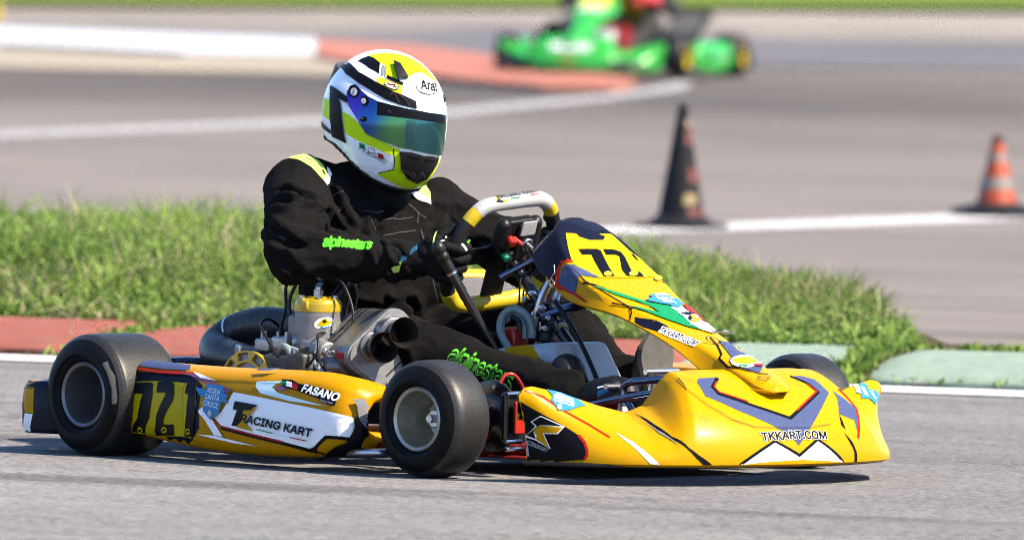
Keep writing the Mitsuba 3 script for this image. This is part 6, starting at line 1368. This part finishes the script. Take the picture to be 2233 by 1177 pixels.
fG = FR(GR_ + np.array((0.03, -0.03, 0)), (0.75, -0.65, 0.2))
stk(GK + '__piping', PG, fG, [('w', 'g_w', 'L', 0.005), ('L', 'g_l', 'L', 0.003), ('w', 'g_w2', 'L', 0.004), ('w', 'g_star', 'L', 0.0022), ('G', 'g_gr'), ('G', 'g_gr2')], mat='m_print', lift=0.0012, edge=0.004, label='white and green glove piping')
stk(GK + '__cuff_tab', PCf, FR(wR * 0.7 + eR * 0.3, (0.7, -0.7, 0.1)), [('L', 'g_tab'), ('b', 'g_txt', 'T', 'alpinestars', 0.010, False, 0.2, None)], mat='m_print', lift=0.0014, edge=0.005, label='pale green cuff tab')

# shoes
def shoe(name, heel, toe, up, w, smat='m_sole'):
    """heel and toe: ends of the sole; up: from the sole into the shoe"""
    d = N(toe - heel); up = N(up - d * (up @ d)); s = np.cross(d, up); L = np.linalg.norm(toe - heel)
    def q(a, b, c): return heel + d * (a * L) + s * b + up * c
    pts = [(0.10, 0, 0.62), (0.30, 0, 0.55), (0.55, 0.004, 0.80), (0.74, 0.006, 1.0), (0.90, 0.002, 0.72)]
    sole = shapely.union_all([Point(a * L, b).buffer(w / 2 * k, 24) for a, b, k in pts])
    sole = shapely.union_all([shapely.union_all([Point(pts[i][0] * L, pts[i][1]).buffer(w / 2 * pts[i][2], 24), Point(pts[i + 1][0] * L, pts[i + 1][1]).buffer(w / 2 * pts[i + 1][2], 24)]).convex_hull for i in range(len(pts) - 1)]).buffer(0.01).buffer(-0.01)
    e = extrude(sole, -0.004, 0.010)
    M = np.stack([d, s, up], 1)
    if np.linalg.det(M) < 0: e.invert()
    e.vertices = e.vertices @ M.T + heel
    upm = chain([(q(0.12, 0, 0.035), 0.031), (q(0.30, 0, 0.040), 0.034), (q(0.55, 0.002, 0.033), 0.034), (q(0.76, 0.004, 0.026), 0.030), (q(0.90, 0.002, 0.020), 0.019)], 20)
    upm += [hull([(q(0.62, 0.02, 0.022), 0.022), (q(0.62, -0.02, 0.022), 0.022), (q(0.82, 0.02, 0.02), 0.020), (q(0.82, -0.018, 0.02), 0.020), (q(0.35, 0, 0.03), 0.03)]), hull([(q(0.20, 0, 0.05), 0.034), (q(0.15, 0, 0.12), 0.040)])]
    m = skin(upm, 0.007, 6)
    key = obj(name, trimesh.Trimesh(m.vertices, m.faces, process=False), 'm_shoe', P_, True)
    obj('sole', e, smat, key, 30)
    return key, m
SH, SM = shoe('shoe', np.array((0.98, 0.178, 0.121)), np.array((0.976, 0.182, 0.297)), np.array((-1.0, -0.05, 0.0)), 0.105)
SH2, SM2 = shoe('shoe', np.array((1.035, -0.140, 0.105)), np.array((1.215, -0.118, 0.190)), np.array((-0.40, 0.08, 0.90)), 0.078, 'm_shoe')
stk(SH2 + '__patch', Panel(SM2, True), FR((1.12, -0.15, 0.2), (0.3, -0.8, 0.5)), [('b', 'sh_p'), ('w', 'sh_w', 'L', 0.004)], mat='m_print', lift=0.0012, edge=0.006)

# helmet
HC = np.array((0.274, -0.02, 0.761))
yaw, pit, rol = math.radians(-3), math.radians(14), math.radians(-4)
Rz = np.array([[math.cos(yaw), -math.sin(yaw), 0], [math.sin(yaw), math.cos(yaw), 0], [0, 0, 1]])
Ry = np.array([[math.cos(pit), 0, math.sin(pit)], [0, 1, 0], [-math.sin(pit), 0, math.cos(pit)]])
Rx = np.array([[1, 0, 0], [0, math.cos(rol), -math.sin(rol)], [0, math.sin(rol), math.cos(rol)]])
RH = Rz @ Ry @ Rx
def ell(d, c, r):
    """distance along unit directions d from the origin to the far side of an ellipsoid"""
    c, r = np.asarray(c), np.asarray(r)
    dr_, cr = d / r, c / r
    A, B, Cc = (dr_**2).sum(-1), -2 * (dr_ * cr).sum(-1), (cr**2).sum() - 1
    return (-B + np.sqrt(np.maximum(B * B - 4 * A * Cc, 0))) / (2 * A)
nt, nph = 90, 144
el = np.linspace(-0.5 * np.pi, 0.5 * np.pi, nt)
az = np.linspace(-np.pi, np.pi, nph + 1)
EL, AZ = np.meshgrid(el, az, indexing='ij')
dd = np.stack([np.cos(EL) * np.cos(AZ), np.cos(EL) * np.sin(AZ), np.sin(EL)], -1)
r1_ = ell(dd, (-0.006, 0, 0.012), (0.158, 0.129, 0.146))
r2_ = ell(dd, (0.030, 0, -0.055), (0.128, 0.108, 0.110))
kk = 55.0
rr = np.log(np.exp(kk * r1_) + np.exp(kk * r2_)) / kk
P0 = dd * rr[..., None]
# flat lower rim, rising to the back of the neck
cut = -0.068 - 0.062 * mikit_np_smooth(-0.03, 0.145, P0[..., 0])
ins = np.maximum(cut - P0[..., 2], 0)
P0[..., 2] = np.maximum(P0[..., 2], cut + 0 * P0[..., 2])
shrink = 1 - 0.25 * np.clip(ins / 0.05, 0, 1)
P0[..., 0] = P0[..., 0] * shrink; P0[..., 1] = P0[..., 1] * shrink
hm = grid(P0)
hm.vertices = hm.vertices @ RH.T + HC
hm.merge_vertices()
HK = obj('helmet', hm, 'm_helmet', P_, True)
PH = Panel(hm, True)
def hl(x, y, z): return HC + RH @ np.array([x, y, z])
fH = FR(HC, (0.80, -0.60, 0.12))
fHf = FR(HC, (0.86, -0.42, 0.30))
fHt = FR(HC, (0.45, -0.50, 0.75))
fHs = FR(HC, (0.45, -0.88, 0.0))
hs = dict(edge=0.009)
stk(HK + '__crown_paint', PH, fHt, [('N', 'h_yel'), ('k', 'h_bk1'), ('e', 'h_gr'), ('e', 'h_gr2')], **hs, label='neon yellow crown')
stk(HK + '__band', PH, fH, [('k', 'h_band'), ('v', 'h_ypat'), ('k', 'h_sb'), ('t', 'h_tread', 'L', 0.003), ('t', 'h_tread2', 'L', 0.003), ('k', 'h_vb')], **hs, lift=0.0026, label='black band over the visor')
stk(HK + '__side_paint', PH, fHs, [('N', 'h_neon'), ('N', 'h_neonr'), ('k', 'h_rb'), ('S', 'h_wl', 'L', 0.004)], **hs, lift=0.0012)
stk(HK + '__chin_paint', PH, fH, [('N', 'h_chin'), ('k', 'h_chl', 'L', 0.002)], **hs, lift=0.0012, label='neon yellow chin')
stk(HK + '__front_badge', PH, fHf, [('k', 'h_oval'), ('w', 'h_ovi'), ('k', 'h_arai', 'T', 'Arai', 0.022, True, 0.1, None)], edge=0.005, lift=0.002, label='white oval badge with black lettering')
stk(HK + '__side_badge', PH, fHf, [('k', 'h_ov2'), ('w', 'h_ov2i'), ('r', 'h_ov2r'), ('k', 'h_ov2t', 'T', 'Arai', 0.006, True, 0.1, None)], edge=0.005, lift=0.0060)
stk(HK + '__driver_name', PH, fHs, [('g', 'h_fg'), ('k', 'h_fw'), ('w', 'h_fwi'), ('r', 'h_fr'), ('t', 'h_name', 'T', 'F.FASANO', 0.0095, False, 0.1, None)], edge=0.005, lift=0.002, label='small tricolour flag over dark lettering')
# visor, chin vent, pivots: raised pieces
def raised(key, panel, fr, id, lift, edge=0.008, mat='m_black', ring=True):
    o, u, w, n = fr
    poly = Polygon(np.asarray(D(id, panel, fr), float)).buffer(0)
    V, F, at = [], [], 0
    for v2, f in tri2d(poly, edge):
        m = trimesh.Trimesh(np.column_stack([v2, np.zeros(len(v2))]), f, process=False); m.merge_vertices()
        v2, f = m.vertices[:, :2], m.faces
        ok, p, nn = panel.cast(o + u * v2[:, :1] + w * v2[:, 1:] + n * 1.0, -n)
        f = f[ok[f].all(1)]
        e = np.sort(np.vstack([f[:, [0, 1]], f[:, [1, 2]], f[:, [2, 0]]]), 1)
        q, c = np.unique(e, axis=0, return_counts=True)
        bd = q[c == 1]
        topv = p + nn * lift
        k = len(p)
        side = np.vstack([np.column_stack([bd[:, 0], bd[:, 1], bd[:, 1] + k]), np.column_stack([bd[:, 0], bd[:, 1] + k, bd[:, 0] + k])])
        V.append(np.vstack([topv, p - nn * 0.001])); F.append(np.vstack([f, side]) + at); at += 2 * k
    m = trimesh.Trimesh(np.vstack(V), np.vstack(F), process=False)
    m.remove_unreferenced_vertices()
    a, b, c = m.triangles[:, 0], m.triangles[:, 1], m.triangles[:, 2]
    flip = (m.face_normals * (m.triangles.mean(1) - HC)).sum(1) < -0.02
    f2 = m.faces.copy(); f2[flip] = f2[flip][:, ::-1]
    m = trimesh.Trimesh(m.vertices, f2, process=False)
    return m
vm = raised('visor', PH, fH, 'v_main', 0.005)
def visor_col(p, n, uv):  # mirror coating, with its reflected hues painted in as a fixed gradient
    q = p - mi.Point3f(*[float(x) for x in HC])
    X = q.x * float(RH[0, 0]) + q.y * float(RH[1, 0]) + q.z * float(RH[2, 0])
    Y = q.x * float(RH[0, 1]) + q.y * float(RH[1, 1]) + q.z * float(RH[2, 1])
    a = dr.abs(dr.atan2(Y, X))
    c = mix((0.018, 0.10, 0.12), (0.07, 0.22, 0.07), sstep(0.15, 0.55, a))
    c = mix(c, (0.007, 0.06, 0.24), sstep(0.55, 0.98, a))
    c = mix(c, (0.06, 0.025, 0.30), sstep(1.02, 1.30, a))
    return mix(c, (0.02, 0.012, 0.09), sstep(1.35, 1.65, a))
prin('m_visor', visor_col, 0.09, metal=0.9, coat=0.6)
VK = obj('visor', vm, 'm_visor', HK, 40)
PV = Panel(vm, 40)
prin('m_tear_off', (0.012, 0.06, 0.07), 0.12, metal=0.7, coat=0.6)  # colour of a dark reflection, laid on the visor as a patch
stk(VK + '__tear_off', PV, fH, [('k', 'v_dk')], mat='m_tear_off', edge=0.006, lift=0.0006, label='dark reflection painted on the visor')
stk(VK + '__sun_strip', PV, fH, [('k', 'v_top')], edge=0.006, lift=0.0008, label='dark strip along the top of the visor')
for pv in ([('k', 'p1'), ('S', 'p1i'), ('e', 'p1s', 'L', 0.003)], [('k', 'p2'), ('S', 'p2i'), ('e', 'p2s', 'L', 0.002)], [('k', 'p3'), ('e', 'p3i')]):
    stk(VK + '__pivot', PV, fHs, pv, edge=0.004, lift=0.0018)
cv = raised('vent', PH, fHf, 'h_vent', 0.006)
CV = obj('chin_vent', cv, 'm_black', HK, 40)
PCv = Panel(cv, 40)
stk(CV + '__slot', PCv, fHf, [('k', 'h_vs1'), ('k', 'h_vs2'), ('d', 'h_vt', 'L', 0.0025), ('d', 'h_vt2', 'L', 0.0025)], edge=0.005)
ft = raised('fin', PH, fHt, 'h_tri', 0.012, 0.006)
obj('brow_vent', ft, 'm_black', HK, 30)
obj('brow_vent', [hull([(hl(0.098, 0.066, 0.082), 0.011), (hl(0.07, 0.086, 0.072), 0.009), (hl(0.112, 0.055, 0.055), 0.008)], 14)], 'm_black', HK, 30)
obj('rear_spoiler', [hull([(hl(-0.125, -0.06, 0.085), 0.012), (hl(-0.155, -0.045, 0.035), 0.010), (hl(-0.125, 0.06, 0.085), 0.012), (hl(-0.155, 0.045, 0.035), 0.010), (hl(-0.075, 0, 0.118), 0.012)], 16)], 'm_spoiler', HK, 40)
tr = [hl(*q) for q in P0[np.argmax(ins > 0, axis=0), np.arange(nph + 1)][:-1] * [1, 1, 1]] if False else None
# rubber rim along the lower edge
cols_ = []
for j in range(nph):
    i = np.where(ins[:, j] > 0)[0].max()
    cols_.append(hl(*(P0[i, j] * [0.99, 0.99, 1] + [0, 0, 0.0])))
obj('rim_trim', tube(np.array(cols_), 0.0055, 8, closed=True), 'm_rubber', HK, 60)
bc = hull([(neck + (0, 0, -0.03), 0.072), (neck + (0.015, 0, 0.05), 0.066)], 28)
obj('balaclava', tm(bc), 'm_glove', P_, True)

# ------------------------------------------------------------------ the green kart far behind, coming towards us
B_ = thing('racing_kart_001', 'green racing kart with black tyres coming round the far corner', 'racing kart')
fwd_b = math.radians(-60.0)
bc_ = np.array((-31.293, 30.857, 0.309))
MB = T().translate([float(x) for x in bc_]).rotate([0, 0, 1], math.degrees(fwd_b))
prin('m_lime', (0.018, 0.25, 0.028), 0.35, coat=0.4)
prin('m_jacket', (0.0072, 0.0072, 0.0084), 0.8)
prin('m_red_glove', (0.385, 0.021, 0.028), 0.7)
prin('m_yellow_suit', (0.525, 0.476, 0.021), 0.6)
SWAP = {'m_yellow': 'm_lime', 'm_orange': 'm_lime', 'm_yellow2': 'm_black', 'm_navy': 'm_black', 'm_magnes': 'm_yellow2', 'm_darkrim': 'm_yellow2'}
SKIP = ('nose_cone__', 'front_fairing__', 'side_pod__', 'rear_bumper__', 'rear_wheel__lettering', 'engine__badge', 'silencer__lettering', 'steering_wheel__lettering', 'fuel_tank__', 'cotter_pin', 'cable', 'bolt', 'stud', 'nut', 'wire', 'hose_clip', 'valve', 'red_clip')
def copy_parts(src, dst, swap, skip):
    for k in [k for k in scene if k.startswith(src + '__')]:
        tail = k[len(src) + 2:]
        if any(s in tail for s in skip):
            continue
        d = dict(scene[k])
        ref = d['bsdf']['id']
        d['bsdf'] = {'type': 'ref', 'id': swap.get(tail.split('__')[0], swap.get(ref, ref))}
        d['to_world'] = MB
        scene[dst + '__' + tail] = d
copy_parts(K, B_, SWAP, SKIP)
def bpanel(name, parent, m, fr, poly, ink, lift=0.003):
    """a plain sticker given in the sticker plane"""
    o, u, w, n = fr
    V, F, at = [], [], 0
    for v, f in tri2d(Polygon(poly), 0.03):
        ok, p, nn = m.cast(o + u * v[:, :1] + w * v[:, 1:] + n * 1.0, -n)
        f = f[ok[f].all(1)]
        V.append(p + nn * lift); F.append(f + at); at += len(p)
    mm = trimesh.Trimesh(np.vstack(V), np.vstack(F), process=False)
    key = number(parent + '__' + name)
    scene[key] = {**mikit.ply(mm, 'm_vinyl', True, color=np.tile(INK[ink], (len(mm.vertices), 1))), 'to_world': MB}
fb = FR((1.5, 0, 0.12), (1, 0, 0.6))
bpanel('plate', B_ + '__nose_cone', PN, fb, [(-0.13, -0.01), (0.13, -0.01), (0.14, 0.06), (-0.14, 0.06)], 'S')
bpanel('stripe', B_ + '__nose_cone', PN, fb, [(0.24, -0.09), (0.53, -0.07), (0.53, 0.02), (0.40, 0.01), (0.30, -0.03)], 'k')
bpanel('stripe', B_ + '__nose_cone', PN, fb, [(-0.53, -0.07), (-0.22, -0.09), (-0.29, -0.03), (-0.38, 0.03), (-0.47, 0.09), (-0.53, 0.09)], 'k')
bpanel('flash', B_ + '__nose_cone', PN, fb, [(-0.06, -0.085), (0.06, -0.085), (0.05, -0.065), (-0.05, -0.065)], 'R')
bpanel('plate', B_ + '__front_fairing', PF, FR((1.05, 0, 0.4), (0.5, 0, 0.8), (-1, 0, 0.4)), [(-0.075, -0.05), (0.075, -0.05), (0.09, 0.015), (-0.09, 0.015)], 'S')
bpanel('race_number', B_ + '__front_fairing', PF, FR((1.05, 0, 0.4), (0.5, 0, 0.8), (-1, 0, 0.4)), [(-0.10, 0.02), (0.10, 0.02), (0.07, 0.20), (-0.07, 0.20)], 'v')
PP2 = Panel(pod2, 40)
fb2 = FR((0.5, 0.66, 0.12), (0, 1, 0.2))
bpanel('flash', B_ + '__side_pod_001', PP2, fb2, [(-0.30, -0.03), (-0.18, -0.03), (-0.16, 0.04), (-0.26, 0.04)], 'k')
bpanel('flash', B_ + '__side_pod_001', PP2, fb2, [(0.02, -0.03), (0.16, -0.03), (0.12, 0.03), (0.0, 0.03)], 'h')
D2 = thing('person_001', 'driver in black with red gloves and yellow chest in the green kart', 'person')
copy_parts(P_, D2, {'glove': 'm_red_glove', 'glove_001': 'm_red_glove', 'body': 'm_jacket', 'shoe': 'm_red_glove', 'shoe_001': 'm_red_glove'}, ('epaulette', 'lettering', 'stitching', 'piping', 'cuff_tab', 'patch', '_paint', 'badge', 'driver_name', 'helmet__band', 'sun_strip', 'tear_off', 'pivot', 'slot'))
bpanel('bib', D2 + '__body', PBd, FR((0.35, 0, 0.45), (1, 0, 0.1)), [(-0.13, -0.12), (0.13, -0.12), (0.12, 0.10), (-0.12, 0.10)], 'Y')
# yellow marker post at the left edge
mp = np.array((-41.308, 33.949, 0.450))
MPK = thing('marker_post', 'small yellow marker post at the far left beyond the white kerb', 'marker post')
obj('post', cyl(mp, mp + (0, 0, 0.15), 0.038, 16, 0.01), 'm_yellow2', MPK)
obj('foot', cyl(mp, mp + (0, 0, 0.02), 0.040, 20, 0.008), 'm_black', MPK)
